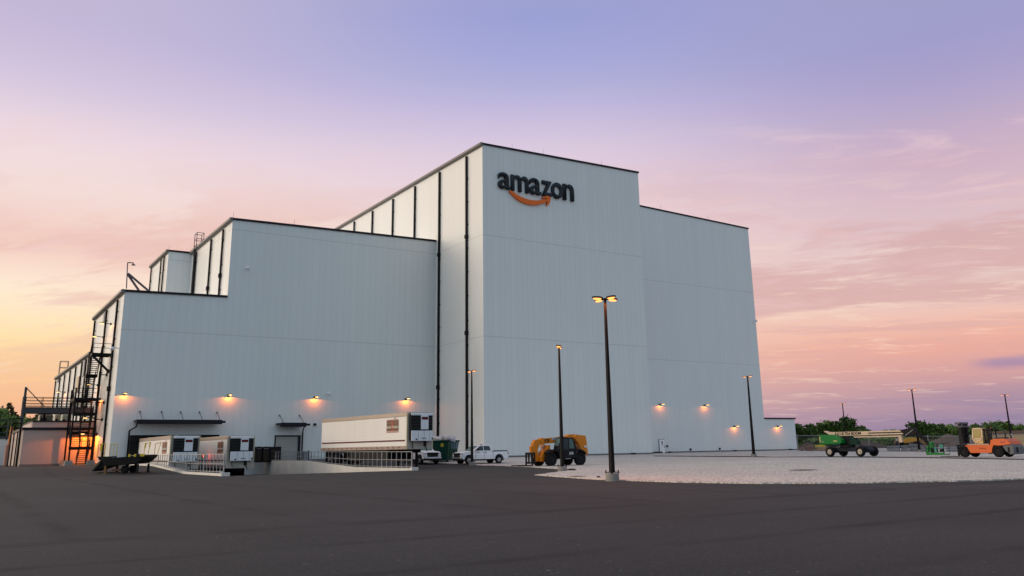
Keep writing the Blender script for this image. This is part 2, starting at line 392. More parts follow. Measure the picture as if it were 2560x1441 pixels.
# asphalt lot in four pieces round the pit, one mesh
o = sheet('asphalt_lot', [(-160, -60), (160, -60), (160, PY0), (-160, PY0)], 0, ASPH)
bm = bmesh.new(); bm.from_mesh(o.data)
for pts in (([(-160, PY0), (PX0-.05, PY0), (PX0-.05, 240), (-160, 240)]), ([(PX1+.05, PY0), (98, PY0), (98, 88), (PX1+.05, 88)]), ([(PX1+.05, 88), (52.8, 88), (52.8, 100.5), (PX1+.05, 100.5)])):
    b2 = sheet('t', pts, 0, ASPH); bm.from_mesh(b2.data); bpy.data.objects.remove(b2)
bm.to_mesh(o.data); bm.free()
mb = MB()
for (ya, za), (yb, zb) in zip(((PY0, YARD), (68, -1.62), (84, -2.25)), ((68, -1.62), (84, -2.25), (PY1, -2.32))):
    mb.face([mb.v((PX0-.1, ya, za)), mb.v((PX1+.1, ya, za)), mb.v((PX1+.1, yb, zb)), mb.v((PX0-.1, yb, zb))])
struct(mb.build('loading_ramp', ASPH))
def pit(Y):
    for (ya, za), (yb, zb) in (((PY0, YARD), (68, -1.62)), ((68, -1.62), (84, -2.25)), ((84, -2.25), (PY1, -2.32))):
        if Y <= yb: return za+(zb-za)*max(0, (Y-ya))/(yb-ya)
    return zb
# gravel field: outline followed from the asphalt's edge
edge_px = [(2900, 1192), (2560, 1200), (2380, 1205), (2200, 1208.5), (2040, 1210), (1900, 1210.5), (1700, 1207.5), (1560, 1203), (1450, 1197.5), (1385, 1192.5), (1345, 1189)]
tongue = [(1372, 1184.5), (1400, 1181), (1420, 1178.5), (1398, 1173.5), (1330, 1169), (1230, 1165), (1160, 1161.5), (1095, 1158.5), (1040, 1157.5)]
pts = []
rr = random.Random(3)
def dense(a, b, jit):
    n = max(2, int((b-a).length/.7)); out = []
    for i in range(n):
        p = a.lerp(b, i/n); out.append((p.x+rr.uniform(-jit, jit), p.y+rr.uniform(-jit, jit)))
    return out
P3 = [gp(*p) for p in edge_px+tongue]
for i, (a, b) in enumerate(zip(P3, P3[1:])): pts += dense(a, b, .10 if i < 10 else .16)
pts += [(P3[-1].x, P3[-1].y), (46, 92), (46, 99.9), (52.5, 99.9), (52.5, 87.9), (79.4, 87.9), (79.4, 100.1), (190, 100.1), (190, 20), (140, -4)]
grav = sheet('gravel_yard', pts, .05, GRAV, skirt=.08)
LN = [(1633, 1141.3), (1884, 1143.4), (2078, 1143.8), (2300, 1145.6), (2440, 1148.0), (2560, 1150.5), (2800, 1156)]
LF = [(1633, 1139.6), (1884, 1140.9), (2078, 1141.4), (2300, 1143.0), (2440, 1145.2), (2560, 1147.4), (2800, 1152)]
lane = [gp(x, y, .05) for x, y in LN]+[gp(x, y, .05) for x, y in reversed(LF)]
sheet('service_road', [(p.x, p.y) for p in lane], .056, ASPH)
# ------------------------------------------------------------------ the warehouse
WH = thing('warehouse', 'huge white windowless cold store warehouse of stepped metal panel blocks with black downspouts', 'warehouse', (52.81, 88, SLAB))
O = Vector((52.81, 88, SLAB))
def wpart(mb, name, m, parent=WH, smooth=False):
    """mesh given in world coordinates, parented to the warehouse"""
    mb.bm.transform(Matrix.Translation(-O)) if parent is WH else None
    return mb.build(name, m, parent, smooth)
def block(name, x0, x1, y0, y1, zl, zr, z0=SLAB, zb=None):
    """walls and roof; roof height may differ left to right"""
    zb = zb if zb is not None else 0
    mb = MB(); mb.hexa([(x0, y0, z0), (x1, y0, z0), (x1, y1, z0), (x0, y1, z0), (x0, y0, zl), (x1, y0, zr), (x1, y1, zr+zb), (x0, y1, zl+zb)])
    return wpart(mb, name, WALL)
def sub(mb, name, m, parent):
    mb.bm.transform(Matrix.Translation(-O)); return mb.build(name, m, parent)
bl_low = block('low_block', 14.35, 25.405, 100.5, 123.1, 17.71, 17.98, z0=-2.4)
bl_mid = block('middle_block', 25.405, 52.81, 100.5, 165, 27.41, 28.0, z0=-2.4)
bl_ext = block('rear_extension', 14.35, 25.405, 123.1, 166.0, 13.15, 13.3, z0=-1.2)
bl_pent = block('roof_block', 22.35, 25.405, 121.24, 132.8, 27.38, 27.40, z0=12.0)
bl_tow = block('tower_block', 52.81, 79.07, 88.0, 175, 38.15, 38.72)
bl_wing = block('side_wing', 79.07, 115.72, 100.35, 175, 38.63, 37.86)
bl_ann = block('annex', 115.72, 123.53, 100.35, 140, 4.50, 4.50)
def trim(parent, x0, x1, y, zl, zr, w=.14, h=.19):
    mb = MB(); mb.hexa([(x0, y-w, zl-h), (x1, y-w, zr-h), (x1, y+.3, zr-h), (x0, y+.3, zl-h), (x0, y-w, zl+.05), (x1, y-w, zr+.05), (x1, y+.3, zr+.05), (x0, y+.3, zl+.05)])
    return sub(mb, 'roof_trim', TRIM, parent)
trim(bl_low, 14.2, 25.38, 100.5, 17.71, 17.98); trim(bl_mid, 25.3, 52.75, 100.5, 27.41, 28.0); trim(bl_pent, 22.25, 25.38, 121.24, 27.38, 27.4)
trim(bl_tow, 52.7, 79.15, 88.0, 38.15, 38.72); trim(bl_wing, 79.1, 115.8, 100.35, 38.63, 37.86, h=.17); trim(bl_ann, 115.75, 123.75, 100.35, 4.5, 4.5, h=.17)
# gutters along the left edges, seen from below
def gutter(parent, x, y0, y1, z):
    mb = MB(); mb.prism([(x-.02, z-.42), (x-.22, z-.40), (x-.38, z-.25), (x-.38, z+.02), (x-.02, z+.05)], y0-.12, y1)
    mb.bm.transform(Matrix.Translation(-O)); return mb.build('gutter', GUTTER, parent)
gutter(bl_low, 14.35, 100.45, 123.4, 17.74); gutter(bl_mid, 25.405, 100.45, 121.2, 27.44); gutter(bl_pent, 22.35, 121.2, 133.2, 27.4)
gutter(bl_tow, 52.81, 87.95, 175, 38.18); gutter(bl_ext, 14.35, 123.1, 166.4, 13.2)
# downspouts: square pipe, clips, a collector head part-way
def spout(parent, x, y, zt, zb, head=(), s=.24):
    mb = MB(); xo = x-.06-s
    mb.box((xo, y-s/2, zb), (xo+s, y+s/2, zt))
    z = zb+1.2
    while z < zt-1: mb.box((xo+s-.02, y-s/2-.10, z), (x-.004, y+s/2+.10, z+.10)); z += 3.1
    for h in head: mb.box((xo-.10, y-s/2-.09, h-.26), (xo+s+.03, y+s/2+.09, h+.26), .04)
    mb.bm.transform(Matrix.Translation(-O)); return mb.build('downspout', PIPE, parent)
for y in (91.8, 99.3): spout(bl_tow, 52.81, y, 37.5, SLAB, (26.6, 14.2) if y < 95 else (25.7, 8.0))
for y in (106.9, 114.4, 122.1, 129.6, 137.3): spout(bl_tow, 52.81, y, 37.5, 28.0, s=.22)
spout(bl_mid, 25.405, 104.0, 26.8, 18.0, (21.0,), .21); spout(bl_mid, 25.405, 109.8, 26.8, 18.0, (20.4,), .21); spout(bl_mid, 25.405, 117.9, 26.8, 17.9, (), .21)
for y in (123.3, 125.4, 132.5): spout(bl_pent, 22.35, y, 26.9, 17.5, s=.17)
for y, h in ((103.8, 7.2), (111.8, 6.0), (121.8, 6)): spout(bl_low, 14.35, y, 17.1, SLAB, (h,), .22)
for y in (126.5, 130.9, 137.7, 144.4, 151.7, 158.5, 165.2): spout(bl_ext, 14.35, y, 12.6, SLAB, (), .2)
# base flashing, front
for x0, x1, y in ((30.9, 52.7, 100.5), (52.72, 79.2, 88.0), (79.07, 123.6, 100.35)):
    mb = MB(); mb.box((x0, y-.05, SLAB-.1), (x1, y+.02, SLAB+.24)); wpart(mb, 'base_flashing', BASEM)
mb = MB(); mb.box((14.28, 100.4, SLAB-.1), (14.37, 166, SLAB+.24)); wpart(mb, 'base_flashing', BASEM)
# lightning rods on the parapets
for x, y, z in ((57.5, 88, 38.3), (62.5, 88, 38.4), (72.5, 88, 38.6), (84, 100.4, 38.5), (95, 100.4, 38.3), (106, 100.4, 38.1), (25.5, 100.5, 27.4), (33, 100.5, 27.6), (41, 100.5, 27.8), (22.4, 121.3, 27.4)):
    mb = MB(); mb.tube((x, y+.2, z), (x, y+.2, z+.8), .018, n=5); wpart(mb, 'lightning_rod', STEEL)
# service door in the wing with its signs
mb = MB(); x0 = onY(1648.8, 1136, 100.35).x; x1 = onY(1661.5, 1136, 100.35).x
mb.box((x0-.07, 100.26, SLAB), (x1+.07, 100.36, 1.16)); fr_ = wpart(mb, 'door_frame', simple('dull_door_frame', (.22, .19, .20)))
mb = MB(); mb.box((x0, 100.2, SLAB+.02), (x1, 100.28, 1.09)); mb.bm.transform(Matrix.Translation(-O)); dr = mb.build('service_door', DOORM, WH)
mb = MB(); mb.box((x0+.40, 100.16, .55), (x0+.66, 100.197, .80)); mb.box((x0+.42, 100.16, .32), (x0+.66, 100.197, .46)); mb.bm.transform(Matrix.Translation(-O)); mb.build('door_sign', simple('faded_red_sign', (.16, .03, .04)), dr)
mb = MB(); mb.box((x1-.16, 100.13, -.1), (x1-.08, 100.197, .2)); mb.bm.transform(Matrix.Translation(-O)); mb.build('handle', STEEL, dr)
for px, py in ((1667.6, 1116), (1726, 1124), (1799, 1122.5)):
    p = onY(px, py, 100.3); mb = MB(); mb.box((p.x-.12, 100.14, p.z-.15), (p.x+.12, 100.34, p.z+.15), .02); wpart(mb, 'wall_socket', BLACK)
for px, y, w in ((1580, 88, .5), (1640, 100.35, .75), (1647.5, 100.35, .6), (1673, 100.35, .5), (1834, 100.35, .5), (1974, 100.35, .5)):
    p = onY(px, 1134, y); mb = MB(); mb.box((p.x-w/2, y-.55, SLAB), (p.x+w/2, y-.06, SLAB+.26), .04); wpart(mb, 'scupper', BLACK)
# loading docks: black seal surround, door, bumpers, over the two bays and the dock canopy
for k, (a, b) in enumerate(((16.15, 20.6), (21.1, 25.35))):
    mb = MB(); zt = 2.12
    mb.box((a, 99.55, zt-.75), (b, 100.49, zt), .05); mb.box((a, 99.6, -1.5), (a+.75, 100.49, zt-.755)); mb.box((b-.75, 99.6, -1.5), (b, 100.49, zt-.755))
    wpart(mb, 'dock_seal', RUBBER)
    mb = MB(); mb.box((a+.76, 100.35, -1.3), (b-.76, 100.48, zt-.76)); wpart(mb, 'dock_door', simple('grey_dock_door', (.2, .2, .2)))  # door leaf in one even mid grey
    mb = MB(); mb.box(((a+b)/2-.45, 99.46, zt-.58), ((a+b)/2+.15, 99.545, zt-.24)); wpart(mb, 'dock_marker', YEL)
    for x in (a+.5, b-.8): mb = MB(); mb.box((x, 100.1, -1.75), (x+.3, 100.49, -1.52)); wpart(mb, 'dock_bumper', RUBBER)
def canopy(x0, x1, z, rods, tail, drop):
    mb = MB(); mb.box((x0, 98.7, z-.05), (x1, 100.48, z+.14), .02); mb.box((x0-.02, 98.62, z-.32), (x1, 98.695, z+.16)); cn = wpart(mb, 'canopy', TRIM)
    mb = MB(); mb.box((x1+.01, 98.64, z-.18), (x1+tail, 98.8, z+.06)); mb.bm.transform(Matrix.Translation(-O)); mb.build('gutter_outlet', TRIM, cn)
    for x in rods:
        mb = MB(); mb.tube((x, 98.9, z+.14), (x, 100.42, z+1.05), .035, n=6); mb.box((x-.06, 100.42, z+.95), (x+.06, 100.48, z+1.14)); mb.bm.transform(Matrix.Translation(-O)); mb.build('tie_rod', GSTEEL, cn)
    xx, side_ = drop; mb = MB(); mb.path([(xx, 98.9, z-.3), (xx, 99.3, z-.6), (xx+side_, 100.35, z-.95), (xx+side_, 100.35, -2.2 if side_ < 0 else SLAB)], .075, 6); mb.bm.transform(Matrix.Translation(-O)); mb.build('downspout', PIPE, cn)
canopy(16.45, 25.3, 3.55, (17.0, 19.2, 21.2, 23.2, 25.1), .35, (16.55, -.45))
canopy(31.9, 34.95, 3.27, (32.3, 34.7), .45, (34.8, .35))
# roll-up door
mb = MB(); mb.box((31.98, 100.38, SLAB), (34.62, 100.47, 1.92)); rd = wpart(mb, 'rollup_door', ROLL)
mb = MB(); mb.box((31.85, 100.2, 1.92), (34.86, 100.49, 2.04)); mb.box((34.63, 100.2, SLAB), (34.86, 100.49, 1.915)); mb.box((31.85, 100.36, SLAB), (31.96, 100.49, 1.915)); mb.bm.transform(Matrix.Translation(-O)); mb.build('door_frame', TRIM, rd)
p = onY(787, 1061.5, 100.4); mb = MB(); mb.box((p.x-.14, 100.2, p.z-.13), (p.x+.14, 100.49, p.z+.13), .03); wpart(mb, 'wall_socket', BLACK)
# dark openings and louvres in the left wall
for px, py, w, h, m_ in ((195, 962, 2.2, 2.2, GLASS), (210, 920, 1.6, 2.4, STEEL), (261, 794, 1.3, 1.15, STEEL)):
    p = onX(px, py, 14.35); mb = MB(); mb.box((14.25, p.y-w/2, p.z-h/2), (14.345, p.y+w/2, p.z+h/2)); wpart(mb, 'wall_louvre', m_)
# roof ladder cage behind the gutter, seen against the sky, and the one at the far end
def cage(x, y, z, h=2.0, w=1.0):
    mb = MB()
    for a, b in ((0, 0), (w, 0), (0, 1.3), (w, 1.3)): mb.tube((x+a, y+b, z-1.2), (x+a, y+b, z+h), .045, n=6)
    for k in (h, h*.55, h*.1):
        mb.path([(x, y, z+k), (x+w, y, z+k), (x+w, y+1.3, z+k), (x, y+1.3, z+k), (x, y, z+k)], .04, 6)
    return mb
wpart(cage(25.0, 117.0, 27.4, 1.9, .9), 'ladder_cage', GSTEEL)
wpart(cage(14.2, 160.5, 13.2, 2.3, 1.2), 'ladder_cage', GSTEEL)
mb = MB()
for y in (117.7, 118.2): mb.tube((25.05, y, 17.9), (25.05, y, 27.4), .05, n=6)
z = 18.1
while z < 27.3: mb.tube((25.05, 117.7, z), (25.05, 118.2, z), .03, n=5); z += .5
wpart(mb, 'wall_ladder', DSTEEL)
# security cameras
def camera_unit(p, dx=-.5, dy=-.3, label=''):
    c = thing('security_camera', label, 'security camera', p, 0, 'security cameras on the warehouse walls')
    mb = MB(); mb.tube((0, 0, 0), (dx, dy, .12), .05, n=6); mb.build('bracket', WHITE, c)
    mb = MB(); mb.xf((dx, dy, -.05)); mb.lathe([(.06, .16), (.17, .1), (.2, -.02), (.15, -.15), (.04, -.2)], 'z', n=12); mb.build('camera_dome', WHITE, c, True)
camera_unit(onY(617, 671, 100.46), .05, -.4, 'small white dome camera high on the wall above the dock doors')
camera_unit(onX(300, 872, 14.33), -.8, -.1, 'white dome camera on a long bracket on the left wall corner')
camera_unit(onY(817, 984, 100.46), .1, -.4, 'small white dome camera beside the third orange wall lamp')
camera_unit(onY(1884.5, 803, 100.3), .1, -.5, 'tiny white camera high at the right edge of the tall wing')

# roof mast and struts on the low block
t = thing('roof_mast', 'thin bent vent mast with two diagonal struts on the low roof', 'mast', (14.9, 101.2, 17.8))
mb = MB(); q = Vector((14.9, 101.2, 17.8)); A = onY(316, 722, 101.2)-q; B = onY(319, 657, 101.2)-q; C_ = onY(333, 657.5, 101.2)-q; D_ = onY(333.5, 662, 101.2)-q
mb.path([(A.x, 0, A.z), (B.x, 0, B.z), (C_.x, 0, C_.z), (D_.x, 0, D_.z)], .06, 6); mb.xf((D_.x, 0, D_.z-.05)); mb.lathe([(.05, .14), (.20, .05), (.22, -.03)], 'z', n=10); mb.build('mast_pipe', simple('mauve_steel', (.16, .12, .14), .5, .3), t)
for (a, b) in (((318.5, 685), (348, 727)), ((320, 684), (375, 730))):
    mb = MB(); P = onY(*a, 101.2)-q; Q = onY(*b, 101.6)-q; mb.bar((P.x, 0, P.z), (Q.x, .5, Q.z), .16, .20); mb.build('strut', simple('grey_strut', (.13, .11, .13), .5, .3), t)

# ------------------------------------------------------------------ sign on the tower
SG = thing('building_sign', 'large charcoal raised letters over an orange curved arrow, high on the tower', 'sign', (61, 87.99, 33))
def sx(k): p = onY(1230+k[0]/11.636, 420+k[1]/11.636, 87.7); return p.x-61, p.z-33
def letter(ch, kx0, kx1, top, bot):
    x0 = sx((kx0, (top[1]+bot[1])/2))[0]; x1 = sx((kx1, (top[1]+bot[1])/2))[0]; zt = sx(top)[1]; zb = sx(bot)[1]
    cu = bpy.data.curves.new('t', 'FONT'); cu.body = ch; cu.size = 2; cu.offset = .03; cu.resolution_u = 6
    t = bpy.data.objects.new('t', cu); COL.objects.link(t); dg = bpy.context.evaluated_depsgraph_get(); me0 = bpy.data.meshes.new_from_object(t.evaluated_get(dg)); bpy.data.objects.remove(t)
    xs = [v.co.x for v in me0.vertices]; ys = [v.co.y for v in me0.vertices]
    bm = bmesh.new(); bm.from_mesh(me0); bmesh.ops.remove_doubles(bm, verts=bm.verts, dist=1e-4)
    for v in bm.verts:
        v.co = Vector((x0+(v.co.x-min(xs))/(max(xs)-min(xs))*(x1-x0), -.30, zb+(v.co.y-min(ys))/(max(ys)-min(ys))*(zt-zb)))
    r = bmesh.ops.extrude_face_region(bm, geom=bm.faces[:])
    for v in r['geom']:
        if isinstance(v, bmesh.types.BMVert): v.co.y = -.02
    bmesh.ops.recalc_face_normals(bm, faces=bm.faces[:])
    me = bpy.data.meshes.new('letter'); bm.to_mesh(me); bm.free(); me.materials.append(SIGNM)
    o = bpy.data.objects.new('letter', me); COL.objects.link(o); o.parent = SG
letter('a', 192, 548, (345, 130), (335, 605)); letter('m', 568, 1072, (760, 215), (650, 665)); letter('a', 1098, 1437, (1250, 300), (1240, 775))
letter('z', 1458, 1745, (1500, 362), (1500, 800)); letter('o', 1742, 2066, (1900, 430), (1900, 892)); letter('n', 2078, 2390, (2300, 492), (2330, 965))
pts = [(505, 675), (560, 655), (640, 712), (730, 775), (840, 838), (960, 890), (1080, 925), (1200, 945), (1320, 948), (1450, 932), (1600, 905), (1612, 884), (1500, 882), (1452, 868), (1500, 838), (1600, 812), (1690, 835), (1708, 900), (1692, 985), (1655, 1072), (1595, 1092), (1612, 990), (1625, 962),
       (1520, 1022), (1400, 1058), (1300, 1074), (1190, 1076), (1080, 1062), (960, 1028), (840, 975), (720, 895), (610, 795)]
mb = MB(); P2 = [sx(k) for k in pts]; mb.prism([(x, z) for x, z in P2], -.30, -.02); mb.build('curved_arrow', SMILE, SG)

# ------------------------------------------------------------------ wall lamps
def wall_lamp(pos, d, label, group, arm=.62, power=95):
    """bracket on the wall, short arm, flat lit head; d = outward direction in plan"""
    d = Vector((d[0], d[1], 0)); rz = math.atan2(d.y, d.x)
    t = thing('wall_lamp', label, 'wall lamp', pos, rz, group)
    mb = MB(); mb.box((-.02, -.11, -.14), (.10, .11, .12), .02); mb.build('bracket', DSTEEL, t)
    mb = MB(); mb.bar((.08, 0, 0), (arm, 0, .05), .07, .07); mb.build('arm', DSTEEL, t)
    mb = MB(); mb.box((arm-.02, -.19, .03), (arm+.48, .19, .11), .03); hd = mb.build('lamp_head', DSTEEL, t)
    mb = MB(); mb.box((arm+.03, -.15, -.05), (arm+.43, .15, .028), .02); mb.build('lens', LENSW, hd)
    sp_ = lamp_light('SPOT', (arm*.75, 0, -.12), power, SODIUM, t, spot_size=R_(172), spot_blend=.12, shadow_soft_size=.06)
    return t
LG = 'orange lamps along the front wall'
for i, ((px, py), lab) in enumerate(zip(((310, 985), (571, 989), (786, 994), (1014, 998)), ('orange wall lamp nearest the left corner, above the dock canopy', 'orange wall lamp to the right of the long dock canopy', 'orange wall lamp above the roll-up door', 'orange wall lamp above the roof of the tall trailer'))):
    p = onY(px, py, 100.47); wall_lamp(p, (0, -1), lab, LG)
for (px, py), lab in zip(((1649, 1011.5), (1760.5, 1013.5), (1835, 1066), (1942.5, 1066)), ('orange lamp above the white door at the inner corner', 'orange lamp high on the right wing, second from the corner', 'low orange lamp on the right wing left of the thin pole', 'orange lamp on the low annex at the right end')):
    p = onY(px, py, 100.32); wall_lamp(p, (0, -1), lab, LG, power=62)
SGp = 'orange lamps on the left side wall'
for (px, py), lab, pw in (((277.8, 810.3), 'orange lamp high on the left wall near the corner', 60), ((258.6, 843.3), 'orange lamp just above the top stair landing', 60), ((244.4, 963), 'orange lamp beside the middle stair flight', 120), ((251, 997), 'orange lamp with long arm right of the stair tower', 150),
                         ((236, 1045.6), 'orange lamp right of the lower stair landings', 150), ((163, 981), 'orange lamp at the far end of the left wall', 100)):
    p = onX(px, py, 14.33); wall_lamp(p, (-1, 0), lab, SGp, arm=.75, power=pw)
wall_lamp(Vector((14.33, 110.4, 2.5)), (-1, 0), 'bright orange lamp under the stairs lighting the pinkish shed wall', SGp, arm=1.3, power=900)
# ------------------------------------------------------------------ left shed and stair tower
SHEDW = panel_material('taupe_shed_panel', (.52, .42, .385), zj=())
SH = thing('equipment_shed', 'low pinkish flat roofed shed beside the stair tower with dark roof edge', 'shed', (7.0, 112, SLAB))
def lpart(mb, name, m, parent, origin): mb.bm.transform(Matrix.Translation(-Vector(origin))); return mb.build(name, m, parent)
so = (7.0, 112, SLAB)
mb = MB(); mb.box((7.0, 112, SLAB), (14.34, 133, 3.1)); lpart(mb, 'wall', SHEDW, SH, so)
mb = MB(); mb.box((6.85, 111.86, 3.0), (14.34, 112.4, 3.28)); mb.box((6.85, 112.4, 3.0), (7.2, 133, 3.28)); lpart(mb, 'roof_trim', TRIM, SH, so)
mb = MB(); mb.box((7.9, 113.6, 3.1), (14.3, 132, 3.95)); lpart(mb, 'upper_wall', SHEDW, SH, so)
mb = MB(); mb.box((7.85, 113.5, 3.95), (14.3, 132, 4.1)); lpart(mb, 'upper_roof_trim', TRIM, SH, so)
mb = MB(); mb.box((6.95, 111.93, SLAB-.05), (14.3, 112.02, SLAB+.22)); lpart(mb, 'base_flashing', BASEM, SH, so)
for y in (114.5, 119.5, 126.0): mb = MB(); mb.box((6.82, y-.1, SLAB), (6.96, y+.1, 3.0)); lpart(mb, 'downspout', PIPE, SH, so)
mb = MB()
for x in (5.9, 6.75):
    for y in (113.0, 113.9): mb.tube((x, y, SLAB), (x, y, 4.3), .06, n=6)
for z in (4.3, 3.75, 3.2): mb.path([(5.9, 113, z), (6.75, 113, z), (6.75, 113.9, z), (5.9, 113.9, z), (5.9, 113, z)], .05, 6)
z = SLAB+.3
while z < 3.2: mb.tube((5.9, 113, z), (5.9, 113.9, z), .03, n=5); z += .4
lpart(mb, 'ladder_cage', DSTEEL, SH, so)
S2 = thing('lean_to', 'lower white lean-to with grey roof railing behind the shed', 'shed', (3.6, 136, SLAB))
so2 = (3.6, 136, SLAB)
mb = MB(); mb.box((4.6, 136, SLAB), (9, 150, 2.6)); lpart(mb, 'wall', WALL, S2, so2)
mb = MB(); mb.box((4.45, 135.9, 2.5), (9, 150, 2.85)); lpart(mb, 'roof_trim', GSTEEL, S2, so2)
for y in (137.5, 141, 145.5): mb = MB(); mb.box((4.2, y-.16, SLAB), (4.5, y+.16, 2.6)); lpart(mb, 'downspout', PIPE, S2, so2)
mb = MB()
for x in (3.4, 4.9, 6.6): mb.tube((x, 136, 2.3), (x, 136, 4.9), .07, n=6)
for z in (4.9, 4.1, 3.3): mb.tube((3.4, 136, z), (6.6, 136, z), .06, n=6)
for y in (136, 139): mb.tube((3.4, y, SLAB), (3.4, y, 4.9), .07, n=6)
for z in (4.9, 4.1, 3.3, 2.3): mb.tube((3.4, 136, z), (3.4, 139, z), .06, n=6)
lpart(mb, 'railing', GSTEEL, S2, so2)
# roof machines
for i, (px0, px1, py0, py1, yy, lab) in enumerate(((97, 134, 1037, 1057, 118, 'beige boxy cooling unit with dark top pipe on the shed roof'), (136, 152, 1036, 1057, 120, 'pale ribbed cooling unit beside the boxy one on the shed roof'), (154, 172, 1036, 1058, 122, 'cream tank shaped unit on the shed roof nearest the stairs'))):
    a = onY(px0, py1, yy); b = onY(px1, py0, yy); w = b.x-a.x
    t = thing('cooling_unit', lab, 'cooling unit', (a.x, yy, 4.1), 0, 'cooling units on the shed roof')
    mb = MB(); mb.box((0, 0, 0), (w, 1.9, b.z-4.1), .12); mb.build('housing', simple('beige_unit_%d' % i, (.42-.05*i, .36, .28), .5, 0, .25), t)
    mb = MB(); mb.box((.1*w, -.03, .18), (.55*w, .004, .45)); mb.build('vent', BLACK, t)
    mb = MB(); mb.box((-.05, .2, b.z-4.1), (w*.9, 1.2, b.z-4.1+.16), .03); mb.build('top_pipe', DSTEEL, t)
t = thing('hydrant_post', 'red fire post standing by the left wall of the shed', 'fire post', gp(24, 1163))
mb = MB(); mb.lathe([(.17, 0), (.17, .95), (.12, 1.1), (.08, 1.25)], 'z', n=12); mb.build('post', RED, t, True)
mb = MB(); mb.tube((0, -.25, .8), (0, .25, .8), .06, n=8); mb.build('outlet', RED, t)
t = thing('warning_post', 'tall orange and pink striped pole standing at the far left', 'post', gp(13, 1164))
s_ = ray(13, 1130).length*.047
mb = MB(); mb.tube((0, 0, 0), (0, 0, 2.6), .28, n=10); mb.build('lower_post', simple('dusty_pink_post', (.40, .22, .17)), t)
mb = MB(); mb.tube((.15, 0, 2.6), (.25, 0, 4.9), .2, n=10); mb.build('upper_post', simple('orange_post', (.62, .20, .03)), t)

# steel access platform over the shed roof
PF = thing('access_platform', 'grey steel platform with railings reaching from the wall over the shed roof', 'platform', (7, 116, 3.9))
po = (7, 116, 3.9)
mb = MB(); mb.box((6.9, 115.6, 5.0), (14.3, 115.75, 5.62)); mb.box((6.9, 117.2, 5.0), (14.3, 117.35, 5.62)); mb.box((6.85, 115.55, 5.62), (14.3, 117.4, 5.7))
for x in (6.9, 8.6, 10.4, 12.2, 14.0): mb.box((x, 115.76, 5.05), (x+.12, 117.19, 5.6))
lpart(mb, 'deck', GSTEEL, PF, po)
for y in (115.75, 117.2):
    mb = MB(); mb.bar((6.95, y, 3.3), (6.95, y, 8.0 if y < 116 else 7.0), .26, .26); lpart(mb, 'column', GSTEEL, PF, po)
mb = MB(); mb.bar((11.8, 116.4, 3.9), (11.8, 116.4, 5.0), .2, .2); mb.bar((9.2, 116.4, 3.9), (9.2, 116.4, 5.0), .22, .22); lpart(mb, 'prop', DSTEEL, PF, po)
mb = MB(); mb.bar((7.0, 115.7, 7.9), (9.1, 115.7, 5.75), .1, .1); lpart(mb, 'brace', GSTEEL, PF, po)
for y in (115.6, 117.35):
    mb = MB(); x = 7.1
    while x < 14.3: mb.tube((x, y, 5.7), (x, y, 6.85), .035, n=5); x += 1.75
    for z in (6.85, 6.5, 6.15, 5.85): mb.tube((6.95, y, z), (14.25, y, z), .032, n=5)
    lpart(mb, 'railing', DSTEEL, PF, po)

# stair tower against the left wall
ST = thing('stair_tower', 'black steel zigzag fire stair tower standing against the left wall', 'stair tower', (12.6, 109, SLAB))
to = (12.6, 109, SLAB)
def landing(y0, y1, z, x0=11.4, x1=13.5, rails=True, bars=True):
    mb = MB(); mb.box((x0, y0, z-.05), (x1, y1, z)); mb.box((x0, y0-.06, z-.32), (x1, y0, z+.02)); mb.box((x0, y1, z-.32), (x1, y1+.06, z+.02)); mb.box((x0-.06, y0-.06, z-.32), (x0, y1+.06, z+.02)); l_ = lpart(mb, 'landing', DSTEEL, ST, to)
    if rails:
        mb = MB()
        for x, y in ((x0, y0), (x0, y1), (x1, y0), ((x0+x1)/2, y0)): mb.tube((x, y, z), (x, y, z+1.1), .035, n=5)
        for h in (1.1, .6): mb.path([(x1, y0, z+h), (x0, y0, z+h), (x0, y1, z+h)], .032, 5)
        lpart(mb, 'railing', DSTEEL, ST, to)
def flight(ya, za, yb, zb, x0, x1):
    mb = MB(); n = max(3, int(abs(zb-za)/.2))
    for i in range(n+1):
        t_ = i/n; y = ya+(yb-ya)*t_; z = za+(zb-za)*t_; mb.box((x0, y-.13, z-.03), (x1, y+.13, z+.02))
    for x in (x0-.04, x1+.04): mb.bar((x, ya, za-.05), (x, yb, zb-.05), .06, .26)
    lpart(mb, 'stair_flight', DSTEEL, ST, to)
    mb = MB()
    for x in (x0-.04, x1+.04):
        mb.tube((x, ya, za+1.0), (x, yb, zb+1.0), .032, n=5); mb.tube((x, ya, za+.55), (x, yb, zb+.55), .025, n=5)
        for i in range(0, 5):
            t_ = i/4; y = ya+(yb-ya)*t_; z = za+(zb-za)*t_; mb.tube((x, y, z), (x, y, z+1.0), .025, n=5)
    lpart(mb, 'handrail', DSTEEL, ST, to)
Y0, Y1 = 107.6, 111.4
landing(Y0-.2, Y0+.9, 1.05); landing(Y1-.9, Y1, 2.75); landing(Y0-.2, Y0+.9, 4.75); landing(Y0-.2, Y1, 6.35, 11.3, 13.5); landing(108.6, 109.7, 9.1, 12.35, 13.5, rails=False)
flight(Y1-.5, SLAB, Y0+.9, 1.0, 12.5, 13.4); flight(Y0+.9, 1.05, Y1-.9, 2.75, 11.5, 12.4); flight(Y1-.9, 2.75, Y0+.9, 4.75, 12.5, 13.4); flight(Y0+.9, 4.75, Y1-.6, 6.35, 11.5, 12.4)
flight(Y1-.2, 6.35, 109.7, 9.05, 12.4, 13.4); flight(108.6, 9.1, 106.9, 11.2, 12.4, 13.4)
landing(105.7, 106.9, 11.25, 12.4, 14.3)
